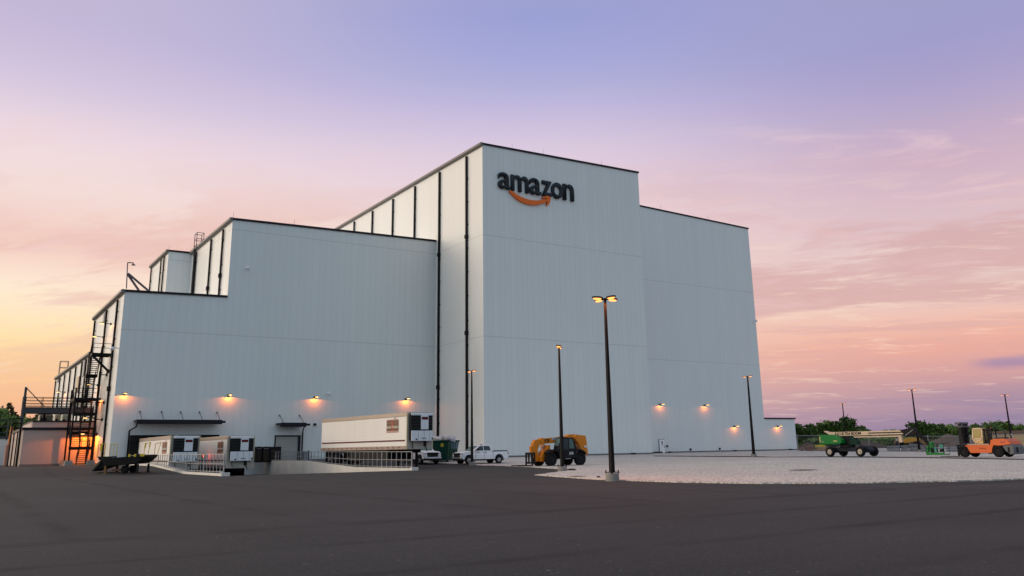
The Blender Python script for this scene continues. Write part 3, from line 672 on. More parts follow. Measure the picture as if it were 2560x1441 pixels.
for (x, y, zt) in ((11.35, 107.35, 7.45), (13.55, 107.35, 9.4), (11.35, 111.5, 7.45), (13.55, 111.5, 9.2), (12.5, 109.2, 11.2)):
    mb = MB(); mb.bar((x, y, SLAB+.5 if y != 109.2 else 6.4), (x, y, zt), .17, .17); lpart(mb, 'column', DSTEEL, ST, to)
for (x, y) in ((11.35, 107.35), (13.55, 107.35), (11.35, 111.3)):
    mb = MB(); mb.hexa([(x-.45, y-.45, SLAB), (x+.45, y-.45, SLAB), (x+.45, y+.45, SLAB), (x-.45, y+.45, SLAB), (x-.33, y-.33, SLAB+.55), (x+.33, y-.33, SLAB+.55), (x+.33, y+.33, SLAB+.55), (x-.33, y+.33, SLAB+.55)]); lpart(mb, 'footing', CONC, ST, to)
for y in (105.9, 106.7): mb = MB(); mb.bar((12.5, y, 11.0), (14.3, y, 9.3), .12, .12); mb.box((14.15, y-.15, 9.1), (14.34, y+.15, 9.5)); lpart(mb, 'knee_brace', DSTEEL, ST, to)
for z in (9.0, 5.9, 4.0): mb = MB(); mb.tube((13.5, 107.4, z), (14.33, 107.4, z), .05, n=6); mb.box((14.2, 107.25, z-.15), (14.33, 107.55, z+.15)); lpart(mb, 'wall_tie', DSTEEL, ST, to)
mb = MB(); mb.box((11.0, 107.0, SLAB-.02), (14.2, 111.8, SLAB+.06)); lpart(mb, 'base_pad', CONC, ST, to)

# ------------------------------------------------------------------ pit walls and railings
def pit_wall(x0, x1, label):
    t = thing('retaining_wall', label, 'retaining wall', (x0, PY0, YARD)); mb = MB(); ys = [PY0-.25, 68, 74, 80, 87, PY1-.02]
    for a, b in zip(ys, ys[1:]):
        mb.hexa([(x0, a, -2.8), (x1, a, -2.8), (x1, b, -2.8), (x0, b, -2.8), (x0, a, G(a)+.17), (x1, a, G(a)+.17), (x1, b, G(b)+.17), (x0, b, G(b)+.17)])
    mb.bm.transform(Matrix.Translation((-x0, -PY0, -YARD))); mb.build('wall', CONC2, t)
    mb = MB(); mb.box((x0-.12, PY0-.55, YARD-.1), (x1+.12, PY0-.255, YARD+.24), .02); mb.bm.transform(Matrix.Translation((-x0, -PY0, -YARD))); mb.build('end_block', CONC2, t)
pit_wall(16.2, 16.55, 'pale concrete kerb wall on the left side of the truck pit')
pit_wall(30.75, 31.1, 'long pale concrete retaining wall below the right hand railing')
def railing(x, ya, yb, label, t0, t1):
    T_ = lambda Y: t0+(t1-t0)*(Y-ya)/(yb-ya)
    t = thing('railing', label, 'railing', (x, ya, YARD)); to_ = Vector((x, ya, YARD))
    def rp(mb, nm): mb.bm.transform(Matrix.Translation(-to_)); return mb.build(nm, STEEL, t)
    ys = [ya, 74, 87, yb]
    for h, nm in ((1.0, 'top_rail'), (.5, 'middle_rail'), (.08, 'bottom_rail')):
        mb = MB()
        for a, b in zip(ys, ys[1:]): mb.bar((x, a, G(a)+.17+(T_(a)-G(a)-.17)*h), (x, b, G(b)+.17+(T_(b)-G(b)-.17)*h), .055, .05)
        rp(mb, nm)
    y = ya
    while y < yb: mb = MB(); mb.box((x-.022, y-.022, G(y)+.15), (x+.022, y+.022, T_(y)-.02)); rp(mb, 'baluster'); y += .95
    y = ya
    while y < yb: mb = MB(); mb.box((x-.04, y-.04, G(y)+.15), (x+.04, y+.04, T_(y)+.02)); rp(mb, 'post'); y += 5.7
railing(16.38, PY0+.05, 100.3, 'grey steel railing on the left side of the truck pit', 0, .02)
railing(30.92, PY0+.05, 100.3, 'grey steel railing in front of the tall parked trailer', -.05, .18)

# ------------------------------------------------------------------ refrigerated trailers
def trailer(label, loc, rz, zt, zb, zg, rear_g, skirt=True, deflate=0):
    """x forward, front face at 0; heights relative to the ground under the legs"""
    t = thing('refrigerated_trailer', label, 'trailer', loc, rz, 'white refrigerated trailers'); Lr = 16.15; W = 1.3
    z0, z1 = zb-zg, zt-zg
    mb = MB(); mb.box((-Lr, -W, z0+.28), (-.06, W, z1-.34)); body = mb.build('body', TRAILERW, t)
    mb = MB(); mb.box((-Lr-.01, -W-.03, z1-.335), (-.02, W+.03, z1), .03); mb.build('top_rail', simple('tan_aluminium_rail', (.42, .35, .29), .4, .3), t)
    mb = MB(); mb.box((-Lr-.01, -W-.03, z0), (-.02, W+.03, z0+.275)); br = mb.build('bottom_rail', simple('grimy_rail', (.34, .27, .23), .6, .1, .4), t)
    mb = MB()
    for i in range(16):
        x = -1.0-i*.95
        for s in (-1, 1): mb.box((x-.24, s*(W+.045)-.012, z0+.12), (x, s*(W+.045)+.012, z0+.2))
    mb.build('reflective_marks', simple('red_reflector', (.18, .06, .05)), t)
    mb = MB()
    for s in (-1, 1): mb.box((-Lr+.1, s*(W+.008)-.006, z0+.66), (-.22, s*(W+.008)+.006, z0+.78))
    mb.build('side_stripe', simple('maroon_stripe', (.10, .012, .018)), t)
    # decal panel on each side
    for s in (-1, 1):
        mb = MB(); mb.box((-3.35, s*(W+.012)-.008, z1-1.5), (-1.3, s*(W+.012)+.008, z1-.62)); dc = mb.build('company_panel', DECAL, t)
        mb = MB()
        for za, zb_ in ((z1-.56, z1-.53), (z1-.61, z1-.58), (z1-1.56, z1-1.53), (z1-1.62, z1-1.585)): mb.box((-3.35, s*(W+.012)-.008, za), (-1.3, s*(W+.012)+.008, zb_))
        mb.build('red_lines', simple('decal_red', (.32, .05, .03)), dc)
        mb = MB(); mb.box((-2.45, s*(W+.03)-.006, z1-1.5), (-2.2, s*(W+.03)+.006, z1-.70)); mb.build('emblem', simple('emblem_red', (.42, .09, .05)), dc)
        text_part('Stevens Transport', .27, PALE, dc, (-2.33, s*(W+.036), z1-1.16), (R_(90), 0, 0 if s < 0 else R_(180)), depth=.004, bold=.008)
        text_part('4051', .2, simple('grey_number', (.3, .3, .3)), dc, (-1.9, s*(W+.012), z1-.44), (R_(90), 0, 0 if s < 0 else R_(180)), depth=.004)
    # nose: grey frame with corner posts
    mb = MB(); mb.box((-.055, -W, z0), (.02, W, z1-.002)); mb.build('front_wall', simple('grimy_front_wall', (.42, .38, .33), .6, 0, .4, 1.5), t)
    for s in (-1, 1):
        mb = MB(); mb.box((-.07, s*W-(.07 if s > 0 else .0), z0), (.05, s*W+(.0 if s > 0 else .07), z1), .01)
        mb.build('corner_post', simple('pale_corner_post', (.60, .52, .36), .35, .3), t)
    # cooling unit
    u0, u1 = z0+.66, z1-.12; D = .42
    cu = MB(); cu.box((.02, -1.08, u0+.06), (D-.05, 1.08, u1), .07); cun = cu.build('cooling_unit', BLACK, t)
    mb = MB(); mb.box((D-.06, -1.06, u0), (D+.02, 1.06, u0+.86), .03); mb.build('lower_door', WHITE, cun)
    mb = MB(); mb.box((D-.06, -.14, u0+.95), (D+.04, .60, u1-.06), .03); mb.build('centre_panel', WHITE, cun)
    mb = MB(); mb.box((D-.07, -1.1, u1-.16), (D+.03, 1.1, u1+.05), .05); mb.build('top_cowl', WHITE, cun)
    mb = MB(); mb.box((D+.035, -.08, u1-.50), (D+.05, .54, u1-.27)); nm = mb.build('name_plate', simple('dark_maroon_plate', (.035, .008, .012)), cun)
    text_part('Stevens Transport', .085, RED, nm, (D+.055, .23, u1-.385), (R_(90), 0, R_(90)), depth=.002, bold=.004)
    mb = MB()
    for a, b in ((-.98, -.22), (.68, 1.0)):
        for k in range(5): mb.box((D-.05, a, u0+1.05+k*.28), (D-.02, b, u0+1.08+k*.28))
    mb.build('grille_slats', simple('grille_slat', (.05, .06, .05)), cun)
    mb = MB()
    for y in (-.42, .16, .72): mb.box((D+.015, y, u0+.03), (D+.025, y+.02, u0+.83))
    mb.box((D+.02, -.66, u0+.08), (D+.03, -.5, u0+.2)); mb.box((D+.02, .93, u0+.08), (D+.03, 1.03, u0+.3)); mb.build('seams', BLACK, cun)
    text_part('7300 X4', .13, BLACK, cun, (D+.03, .16, u0+.22), (R_(90), 0, R_(90)), depth=.002, bold=.004)
    # brake lines and junk on the lower nose
    mb = MB(); mb.path([(.06, -.75, z0+.85), (.12, -.78, z0+.45), (.06, -.7, z0+.1)], .03, 6); mb.build('brake_hose', BLACK, t); mb = MB(); mb.box((.02, .35, z0+.25), (.12, .62, z0+.8), .03); mb.path([(.08, .5, z0+.3), (.12, .62, z0+.05), (.08, .7, z0-.2)], .035, 6); mb.build('valve_box', BLACK, t)
    # landing legs
    for s in (-1, 1):
        mb = MB(); mb.box((-2.05, s*.92-.09, .12), (-1.87, s*.92+.09, z0)); mb.box((-2.15, s*.92-.16, 0), (-1.77, s*.92+.16, .12)); mb.bar((-1.95, s*.92, z0-.1), (-2.9, s*.7, z0), .08, .08); mb.build('landing_leg', DSTEEL, t)
    mb = MB(); mb.bar((-1.96, -.92, .75), (-1.96, .92, .6), .07, .07); mb.build('leg_brace', DSTEEL, t)
    mb = MB(); mb.box((-Lr, -.5, z0-.28), (-.6, .5, z0-.003)); mb.build('chassis', DSTEEL, t)
    if skirt:
        for s in (-1, 1): mb = MB(); mb.box((-10.4, s*1.22-.02, z0-.95), (-3.1, s*1.22+.02, z0-.004)); mb.build('side_skirt', simple('grey_skirt', (.028, .027, .026), .6, 0, .25), t)
    for x in (-13.0, -14.3):
        for s in (-1, 1):
            w = MB(); w.lathe([(.30, -.28), (.46, -.29), (.52, -.2), (.52, .2), (.46, .29), (.30, .28)], 'y', (0, 0, 0)); wo = w.build('wheel', TYRE, t, True, (x, s*1.0, .52+rear_g))
            w = MB(); w.lathe([(.10, -.30), (.28, -.24), (.29, .24), (.10, .30)], 'y', n=20); w.build('rim', RIM, wo, True)
    for s in (-1, 1): mb = MB(); mb.box((-15.2, s*.95-.3, .2+rear_g), (-15.17, s*.95+.3, z0)); mb.build('mud_flap', BLACK, t)
    return t
TRAILERW = panel_material('white_trailer_skin', (.80, .79, .765), pitch=.61, line=.85, zj=(), horizontal=.155)
PALE = simple('pale_script', (.6, .57, .5))
m = Mat('company_panel_brown'); sp = m.n('ShaderNodeSeparateXYZ'); m.l(m.P, sp.inputs[0]); fz = m.f('FRACT', m.f('MULTIPLY', sp.outputs[2], 4.3))
m.col(m.mix(m.f('GREATER_THAN', fz, .55), (.17, .115, .06), (.11, .04, .03))); DECAL = m.set(.5)
th = R_(5.0); A3 = ray(1017, 1031)*71.75
hd = Vector((math.sin(th), -math.cos(th), 0)); wd = Vector((math.cos(th), math.sin(th), 0))
c3_ = A3+wd*1.3
trailer('tall white trailer parked on level ground behind the right railing', (c3_.x, c3_.y, G(c3_.y)), math.atan2(hd.y, hd.x), 3.20, .15, G(c3_.y), G(c3_.y+14)-G(c3_.y)+.1)
trailer('white trailer backed into the left dock door in the pit', (16.95+1.3+.1, 84.1, pit(84.1)), R_(-90), 1.74, -1.28, pit(84.1), pit(97)-pit(84.1))
trailer('white trailer with red glow on its side, in the right dock door', (22.15+1.3, 84.1, pit(84.1)), R_(-90), 1.70, -1.30, pit(84.1), pit(97)-pit(84.1))
# red dock signal lamp between the two docked trailers
t = thing('signal_lamp', 'small red signal lamp on a bracket between the two docked trailers', 'signal lamp', (21.45, 90.5, -.15))
mb = MB(); mb.box((-.08, -.06, -.1), (.1, .06, .1), .02); mb.build('housing', BLACK, t)
mb = MB(); mb.box((.1, -.05, -.07), (.14, .05, .07)); mb.build('lens', emit('red_lens', (1, .05, .02), 14), t)
mb = MB(); mb.tube((0, 0, -.1), (0, 0, pit(90.5)+.15), .03, n=6); mb.build('stand', DSTEEL, t)
lamp_light('POINT', (.34, 0, 0), 5, (1, .06, .03), t, shadow_soft_size=.05)
# ------------------------------------------------------------------ wheels
def wheel(parent, x, y, r, w, rim=RIM, rr=.58, lugs=0, name='wheel'):
    s = 1 if y >= 0 else -1
    mb = MB(); mb.lathe([(r*.50, -w*.28), (r*.60, -w*.5), (r*.86, -w*.52), (r*.98, -w*.38), (r, 0), (r*.98, w*.38), (r*.86, w*.52), (r*.60, w*.5), (r*.50, w*.28)], 'y', n=30)
    if lugs:
        for i in range(lugs):
            a = 2*math.pi*i/lugs
            for k in (-1, 1): mb.xf((r*math.cos(a+k*.06), k*w*.22, r*math.sin(a+k*.06)), (0, -a, 0)); mb.box((-.02, -w*.22, -.03), (.035, w*.22, .03))
    wo = mb.build(name, TYRE, parent, not lugs, (x, y, r))
    mb = MB(); mb.lathe([(r*.12, w*.40*s), (r*.18, w*.46*s), (r*.30, w*.34*s), (r*rr*.86, w*.36*s), (r*rr, w*.51*s), (r*rr*.98, w*.2*s)], 'y', n=24)
    if rim is RIM:
        mb.xf()
        for i in range(5):
            a = 2*math.pi*i/5+.3; mb.bar((r*.1*math.cos(a), w*.47*s, r*.1*math.sin(a)), (r*rr*.93*math.cos(a), w*.47*s, r*rr*.93*math.sin(a)), r*.13, .03)
    mb.build('rim', rim, wo)
    return wo

# ------------------------------------------------------------------ pickup trucks
def arch(cx, r, z0, n=9):        # wheel-arch points right to left along the sill
    return [(cx+r*math.cos(math.pi*i/(n-1)), z0+max(0, r*math.sin(math.pi*i/(n-1)))) for i in range(n)]
def pickup(label, loc, rz):
    t = thing('pickup_truck', label, 'pickup truck', loc, rz, 'white pickup trucks'); W = .98
    # x forward from the rear bumper: length 5.85
    prof = [(5.74, .50), (5.80, .86), (5.72, 1.10), (5.50, 1.22), (4.55, 1.29), (4.3, 1.30), (.12, 1.30), (.08, 1.26), (.06, .62), (.12, .50)]
    low = [(.14, .46)]+list(reversed(arch(1.22, .50, .46)))+list(reversed(arch(4.88, .50, .46)))+[(5.6, .46)]
    low = [(.14, .50)]+[(x, z) for x, z in sorted(arch(1.22, .50, .48), key=lambda p: p[0])]+[(x, z) for x, z in sorted(arch(4.88, .50, .48), key=lambda p: p[0])]+[(5.66, .5)]
    full = low+[(5.80, .86), (5.72, 1.10), (5.50, 1.21), (4.6, 1.28), (4.35, 1.31), (.12, 1.31), (.07, 1.25), (.05, .62)]
    mb = MB(); mb.prism(full, -W, W, .035, taper=lambda x, z: (.10 if z > 1.0 else .0)*max(0, (z-1.0)/.3)*.6+(.05 if x > 5.4 else 0)); body = mb.build('body', WHITE, t, False)
    # bed interior
    mb = MB(); mb.box((.14, -.93, 1.24), (1.96, .93, 1.345), .01); mb.build('bed_liner', BLACK, t)
    # cab greenhouse
    cab = [(1.98, 1.28), (2.12, 1.80), (2.32, 1.90), (3.35, 1.93), (3.62, 1.88), (4.42, 1.30)]
    mb = MB(); mb.prism(cab, -.90, .90, .05, taper=lambda x, z: max(0, (z-1.28))*.28); mb.build('cab', WHITE, t)
    # side glass, each side two windows
    for s in (-1, 1):
        for nm, q in (('rear_window', [(2.20, 1.36), (2.28, 1.76), (2.40, 1.82), (3.02, 1.83), (3.02, 1.36)]), ('front_window', [(3.10, 1.36), (3.10, 1.83), (3.50, 1.80), (4.12, 1.36)])):
            mb = MB(); vs = []
            for x, z in q:
                y = .90-(z-1.28)*.28; vs.append((x, s*(y+.012), z))
            a = [mb.v(p) for p in vs]; b = [mb.v((p[0], p[1]-s*.05, p[2])) for p in vs]; mb.face(a); mb.face(b[::-1])
            for i in range(len(a)): mb.face([a[i], b[i], b[(i+1) % len(a)], a[(i+1) % len(a)]])
            mb.build(nm, GLASS, t)
        for x in (2.86, 3.75): mb = MB(); mb.box((x-.12, s*.975-.02, 1.16), (x+.12, s*.975+.03, 1.20)); mb.build('door_handle', BLACK, t)
        mb = MB(); mb.box((3.78, s*1.12-.12, 1.36), (3.95, s*1.12+.10, 1.58), .03); mb.build('mirror', BLACK, t)
        mb = MB(); mb.box((.035, s*.88-.09, .92), (.12, s*.88+.085, 1.22), .02); mb.build('tail_lamp', TAIL, t)
        mb = MB(); mb.box((5.56, s*.80-.14, .96), (5.80, s*.80+.13, 1.12), .03); mb.build('headlight', HEADL, t)
        mb = MB()
        for x in (1.97, 3.05, 4.08): mb.box((x, s*.984-.006, .56), (x+.02, s*.984+.006, 1.24))
        mb.build('door_gap', BLACK, t)
        mb = MB(); mb.box((1.9, s*.97-.06, .40), (4.3, s*.97+.0, .50)); mb.build('side_step', BLACK, t)
        for cx in (1.22, 4.88):
            mb = MB(); mb.xf((cx, s*.90, .46)); 
            pts = [(.5*math.cos(a), .5*math.sin(a)) for a in (math.pi*i/10 for i in range(11))]
            for (x0, z0), (x1, z1) in zip(pts, pts[1:]): mb.bar((x0, s*.085, z0), (x1, s*.085, z1), .06, .05)
            mb.build('wheel_arch_trim', BLACK, t)
    # windscreen, grille, bumpers
    mb = MB(); a = [(4.36, -.72, 1.345), (4.36, .72, 1.345), (3.70, .66, 1.835), (3.70, -.66, 1.835)]; q = [mb.v((x+.02, y, z+.015)) for x, y, z in a]; q2 = [mb.v((x-.03, y, z-.02)) for x, y, z in a]
    mb.face(q); mb.face(q2[::-1]); [mb.face([q[i], q2[i], q2[(i+1) % 4], q[(i+1) % 4]]) for i in range(4)]; mb.build('windscreen', GGLASS, t)
    mb = MB(); mb.box((5.72, -.62, .84), (5.825, .62, 1.14), .02); mb.build('grille', BLACK, t)
    mb = MB(); mb.box((5.62, -.96, .50), (5.92, .96, .70), .05); mb.build('front_bumper', CHROME, t)
    mb = MB(); mb.box((5.60, -.80, .36), (5.84, .80, .495)); mb.box((5.70, -.55, .72), (5.86, .55, .83)); mb.build('lower_intake', BLACK, t)
    mb = MB(); mb.box((-.10, -.90, .50), (.10, .90, .68), .04); mb.build('rear_bumper', CHROME, t)
    mb = MB(); mb.box((2.75, -.08, 1.93), (2.95, .08, 2.0), .02); mb.build('roof_fin', BLACK, t)
    mb = MB(); mb.box((.5, -.75, .34), (5.4, .75, .52)); mb.build('underbody', BLACK, t)
    for x in (1.22, 4.88):
        for s in (-1, 1): wheel(t, x, s*.86, .405, .28, RIM, .62)
    return t
pf = gp(1172, 1161.2, .05); k = 1.0
# heading -X: rear bumper at larger X; front axle 4.88 m ahead of it
pk = pickup('white crew cab pickup parked side-on on the gravel in front of the tower corner', (pf.x+4.88*.96, pf.y+.86, G(pf.y)+.05), R_(180)); pk.scale = (.96, .96, .96)
p2 = gp(1047, 1161.5); pk2 = pickup('white pickup facing the camera, its nose showing under the tall trailer', (p2.x+.93, p2.y+4.6, G(p2.y)), R_(-90))

# ------------------------------------------------------------------ telehandler
q = gp(1453, 1163.3, .05)
TH = thing('telehandler', 'orange telescopic handler with black cab and forks, parked behind the second lamp pole', 'telehandler', (q.x, q.y+1.1, q.z), R_(180))
mb = MB(); mb.box((-.55, -.62, .55), (3.4, .62, 1.05), .05); mb.build('chassis', BLACK, TH)
mb = MB(); mb.prism([(-1.28, .85), (-1.16, 1.95), (-1.05, 2.52), (-.05, 2.60), (.25, 2.38), (-.25, 1.9), (-.5, 1.3), (-.75, 1.15), (-1.0, .9)], -.45, .50, .012); mb.build('rear_tower', ORANGE, TH)
mb = MB(); mb.prism([(-.75, 2.10), (-.75, 2.50), (-.3, 2.64), (.55, 2.64), (.75, 2.46), (3.35, 2.30), (3.35, 1.84), (.7, 2.0)], -.30, .22, .03); bo = mb.build('boom', ORANGE, TH)
mb = MB(); mb.box((3.22, -.26, 1.76), (3.62, .24, 2.34), .03); mb.build('boom_collar', ORANGE, TH)
mb = MB(); mb.prism([(3.6, 2.22), (4.15, 2.20), (4.36, 1.9), (4.40, 1.2), (4.0, .42), (3.75, .42), (3.92, 1.0), (3.88, 1.45), (3.72, 1.72), (3.5, 1.80)], -.22, .16, .01); mb.build('boom_nose', ORANGE, TH)
mb = MB(); mb.prism([(4.38, 1.7), (4.60, 1.62), (4.54, 1.1), (4.38, .95)], -.18, .12, .02); mb.build('tilt_link', ORANGE, TH)
mb = MB(); mb.tube((3.15, -.05, 1.62), (3.95, -.05, .95), .07, n=8); mb.build('tilt_ram', CHROME, TH)
mb = MB(); mb.box((4.55, -.7, .22), (4.65, .7, .36)); mb.box((4.55, -.7, .95), (4.65, .7, 1.15));
for y in (-.66, -.25, .2, .62): mb.box((4.53, y-.05, .2), (4.64, y+.06, 1.12))
mb.build('fork_carriage', BLACK, TH)
for y in (-.5, .45):
    mb = MB(); mb.box((4.66, y-.07, .06), (4.74, y+.07, 1.0)); mb.box((4.74, y-.09, .04), (6.15, y+.09, .12)); mb.build('fork', BLACK, TH)
mb = MB(); mb.prism([(2.75, .38), (3.75, .38), (3.85, .7), (3.55, 1.18), (3.22, 1.22), (3.12, 1.72), (2.86, 1.74), (2.86, 1.15), (2.55, .95)], -.55, .55, .01); mb.build('front_frame', ORANGE, TH)
mb = MB(); mb.prism([(.42, .62), (.42, 1.35), (.60, 2.0), (.85, 2.34), (1.95, 2.38), (2.32, 1.65), (2.42, 1.25), (2.30, .62)], .32, 1.12, .04); cb = mb.build('cab', BLACK, TH)
mb = MB(); mb.prism([(.72, 1.42), (.82, 1.95), (.95, 2.22), (1.25, 2.24), (1.25, 1.42)], 1.10, 1.145); mb.build('rear_window', GGLASS, cb)
mb = MB(); mb.prism([(1.35, 1.3), (1.35, 2.24), (1.86, 2.26), (2.2, 1.65), (2.2, 1.3)], 1.10, 1.145); mb.build('door_window', GLASS, cb)
mb = MB(); mb.hexa([(2.33, .40, 1.68), (2.40, .40, 1.66), (2.40, 1.04, 1.66), (2.33, 1.04, 1.68), (1.97, .40, 2.30), (2.05, .40, 2.28), (2.05, 1.04, 2.28), (1.97, 1.04, 2.30)]); mb.build('front_window', GGLASS, cb)
mb = MB(); mb.box((1.15, 1.12, .55), (1.75, 1.2, .60)); mb.build('step', STEEL, cb)
mb = MB(); mb.prism([(-.55, .95), (-.45, 1.15), (0, 1.36), (.45, 1.34), (.42, 1.22), (0, 1.22), (-.35, 1.05), (-.45, .9)], .55, 1.2, .02); mb.build('mudguard', BLACK, TH)
mb = MB(); mb.prism([(2.2, 1.12), (2.5, 1.38), (3.2, 1.38), (3.62, 1.1), (3.58, 1.02), (3.15, 1.25), (2.6, 1.25), (2.3, 1.02)], .55, 1.2, .02); mb.build('mudguard', BLACK, TH)
mb = MB(); mb.tube((-.5, .3, 1.4), (.6, .2, 2.0), .07, n=8); mb.build('lift_ram', CHROME, TH)
mb = MB(); mb.box((.6, -1.1, .6), (2.3, -.4, 1.35), .08); mb.build('engine_cover', ORANGE, TH)
mb = MB(); mb.box((-1.25, .49, 1.50), (-.85, .52, 1.66)); mb.build('rear_decal', simple('white_decal', (.6, .62, .66)), TH)
mb = MB(); mb.box((1.55, .225, 2.16), (2.45, .24, 2.36)); mb.build('boom_decal', simple('white_decal', (.6, .62, .66)), TH)
text_part('JCB', .34, BLACK, TH, (2.98, .235, 2.12), (R_(90), 0, R_(180)), depth=.006, bold=.012)
text_part('LOADALL', .2, simple('blue_letters', (.04, .07, .2)), TH, (2.0, .245, 2.26), (R_(90), 0, R_(180)), depth=.004, bold=.004)
text_part('JCB', .28, simple('white_letters', (.65, .65, .65)), TH, (1.05, 1.13, 1.02), (R_(90), 0, R_(180)), depth=.004, bold=.01)
for x in (0, 3.12):
    for s in (-1, 1): wheel(TH, x, s*.92, .55, .40, DRIM, .55, lugs=20)

# ------------------------------------------------------------------ boom lift
q = gp(2077, 1142.2, .05)
BL = thing('boom_lift', 'green and cream aerial boom lift with its long boom stowed level', 'boom lift', (q.x+1.2, q.y, q.z), R_(-90))
mb = MB(); mb.box((-.2, -.55, .55), (4.3, .55, 1.0), .06); mb.prism([(3.0, .9), (3.6, 1.25), (4.3, 1.2), (4.75, .75), (4.6, .5), (3.2, .5)], -.55, .55, .06); mb.build('chassis', simple('navy_chassis', (.018, .024, .034)), BL)
for x in (0, 4.05):
    mb = MB(); mb.tube((x, -1.1, .58), (x, 1.1, .58), .16, n=10); mb.build('axle', BLACK, BL)
    for s in (-1, 1): wheel(BL, x, s*1.2, .555, .42, WRIM, .66)
mb = MB(); mb.lathe([(.85, 1.0), (.85, 1.3)], 'z', (1.6, 0, 0), 20); mb.build('turntable', BLACK, BL)
mb = MB(); mb.prism([(-1.75, 1.5), (-1.8, 2.35), (-1.55, 2.5), (.6, 2.5), (1.5, 2.2), (2.0, 1.85), (2.05, 1.5), (1.5, 1.38), (-1.4, 1.38)], -1.2, -.35, .08); mb.bm.transform(Matrix.Diagonal((.80, 1, 1, 1))); mb.build('engine_hood', GREEN, BL)
mb = MB(); mb.prism([(-1.75, 1.5), (-1.8, 2.35), (-1.55, 2.5), (.6, 2.5), (1.5, 2.2), (2.0, 1.85), (2.05, 1.5), (1.5, 1.38), (-1.4, 1.38)], .35, 1.2, .08); mb.bm.transform(Matrix.Diagonal((.5, 1, 1, 1))); mb.build('tank_hood', GREEN, BL)
mb = MB(); mb.prism([(-1.6, 1.35), (-1.6, 2.1), (-1.3, 2.1), (-1.0, 1.35)], -.9, .9, .05); mb.build('counterweight', GREEN, BL)
mb = MB(); mb.prism([(2.1, 1.3), (2.2, 2.2), (2.45, 2.35), (3.1, 1.75), (3.2, 1.3)], -.34, .30, .04); mb.build('riser', DGREEN, BL)
mb = MB(); mb.box((1.0, -.30, 1.3), (2.15, .30, 2.3), .04); mb.build('mast_base', BLACK, BL)
text_part('JLG', .22, PALE, BL, (-.9, -1.212, 1.72), (R_(90), 0, 0), depth=.004); mb = MB(); mb.box((-1.33, -1.215, 1.66), (-1.2, -1.205, 2.3)); mb.build('hood_stripe', simple('pale_yellow_decal', (.55, .5, .2)), BL); mb = MB(); mb.box((.55, -1.215, 1.7), (1.1, -1.205, 1.82)); mb.build('hood_decal', simple('pale_yellow_decal', (.55, .5, .2)), BL)
Xc = q.x+1.2
def bx(px, py=1086): return q.y-onX(px, py, Xc).y
def bz(px, py): return onX(px, py, Xc).z-q.z
zt_, zm, zb_ = bz(2100, 1080.5), bz(2100, 1083.5), bz(2100, 1090.5)
x0, x1, x2 = bx(2075), bx(2175), bx(2266)
mb = MB(); mb.prism([(bx(2063), zt_+.14), (bx(2068), zt_-.02), (bx(2082), zb_), (x1, zb_), (x1, zt_), (bx(2076), zt_), (bx(2066), zt_+.16)], -.26, .26, .02); bm1 = mb.build('main_boom', CREAM, BL)
text_part('JLG ULTRA BOOM', .44, BLACK, bm1, ((bx(2090)+bx(2156))/2, -.27, (zt_+zb_)/2), (R_(90), 0, 0), depth=.006, bold=.014, sx=.98, shear=.2)
mb = MB(); mb.box((x1-.1, -.22, zt_-.17), (x2, .22, zt_), .02); mb.build('inner_boom', CREAM, BL)
mb = MB(); mb.box((x1-.1, -.2, zb_+.02), (x2-.1, .2, zb_+.17), .02); mb.build('inner_boom', CREAM, BL)
mb = MB(); mb.box((x1-.1, -.16, zb_+.175), (x2+.1, .16, zt_-.175)); mb.build('boom_channel', BLACK, BL)
mb = MB(); mb.box((1.2, -.18, zb_-.09), (x2-.3, .18, zb_-.005)); mb.build('boom_channel', BLACK, BL)
mb = MB(); mb.box((1.0, -.2, zb_-.24), (bx(2256), .2, zb_-.095), .02); mb.build('lower_boom', CREAM, BL)
xb = bx(2252); mb = MB(); mb.box((xb-.25, -.15, zb_-.85), (xb+.15, .15, zb_-.245), .05); mb.build('boom_bracket', CREAM, BL)
xa, xe = bx(2264), bx(2292)
mb = MB(); mb.prism([(xa-.5, zt_+.02), (xa-.1, zt_+.02), (xe-.5, zt_+.22), (xe, zt_+.12), (xe+.1, zt_-.35), (xe-.4, zb_-.25), (xa+.2, zb_-.30), (xa, zb_)], -.26, .26, .05); mb.build('boom_head', BLACK, BL)
mb = MB(); mb.tube((xa+.2, -.3, zb_-.1), (xe-.2, -.3, zt_), .05, n=8); mb.build('head_ram', STEEL, BL)
bp = gp(2346, 1141.4, .05)
ang = BL.rotation_euler.z
loc2 = Matrix.Rotation(-ang, 4, 'Z') @ (Vector(bp)-Vector(BL.location))
jx, jy = loc2.x, loc2.y
BW, BD = 1.0, .5
# the basket lies square to the jib, seen almost side-on
for s in (-.14, .14):
    mb = MB(); mb.bar((xe-.15, s, zt_-.05), (jx-.55, jy+s+.75, .55), .12, .16); mb.build('jib_arm', DSTEEL, BL)
mb = MB(); mb.box((jx-BW, jy-BD, .14), (jx+BW, jy+BD, .24)); mb.box((jx-BW, jy-BD, .24), (jx-BW+.04, jy+BD, .40)); mb.box((jx-BW, jy-BD-.03, .16), (jx+BW, jy-BD, .38)); bk = mb.build('basket_floor', GREEN, BL)
mb = MB()
for x in (-BW, -BW*.33, BW*.33, BW):
    for y in (-BD, BD): mb.tube((jx+x, jy+y, .24), (jx+x, jy+y, 1.28), .025, n=6)
for z in (1.28, .8):
    mb.path([(jx-BW, jy-BD, z), (jx+BW, jy-BD, z), (jx+BW, jy+BD, z), (jx-BW, jy+BD, z), (jx-BW, jy-BD, z)], .024, 6)
mb.build('basket_rail', DGREEN, BL)
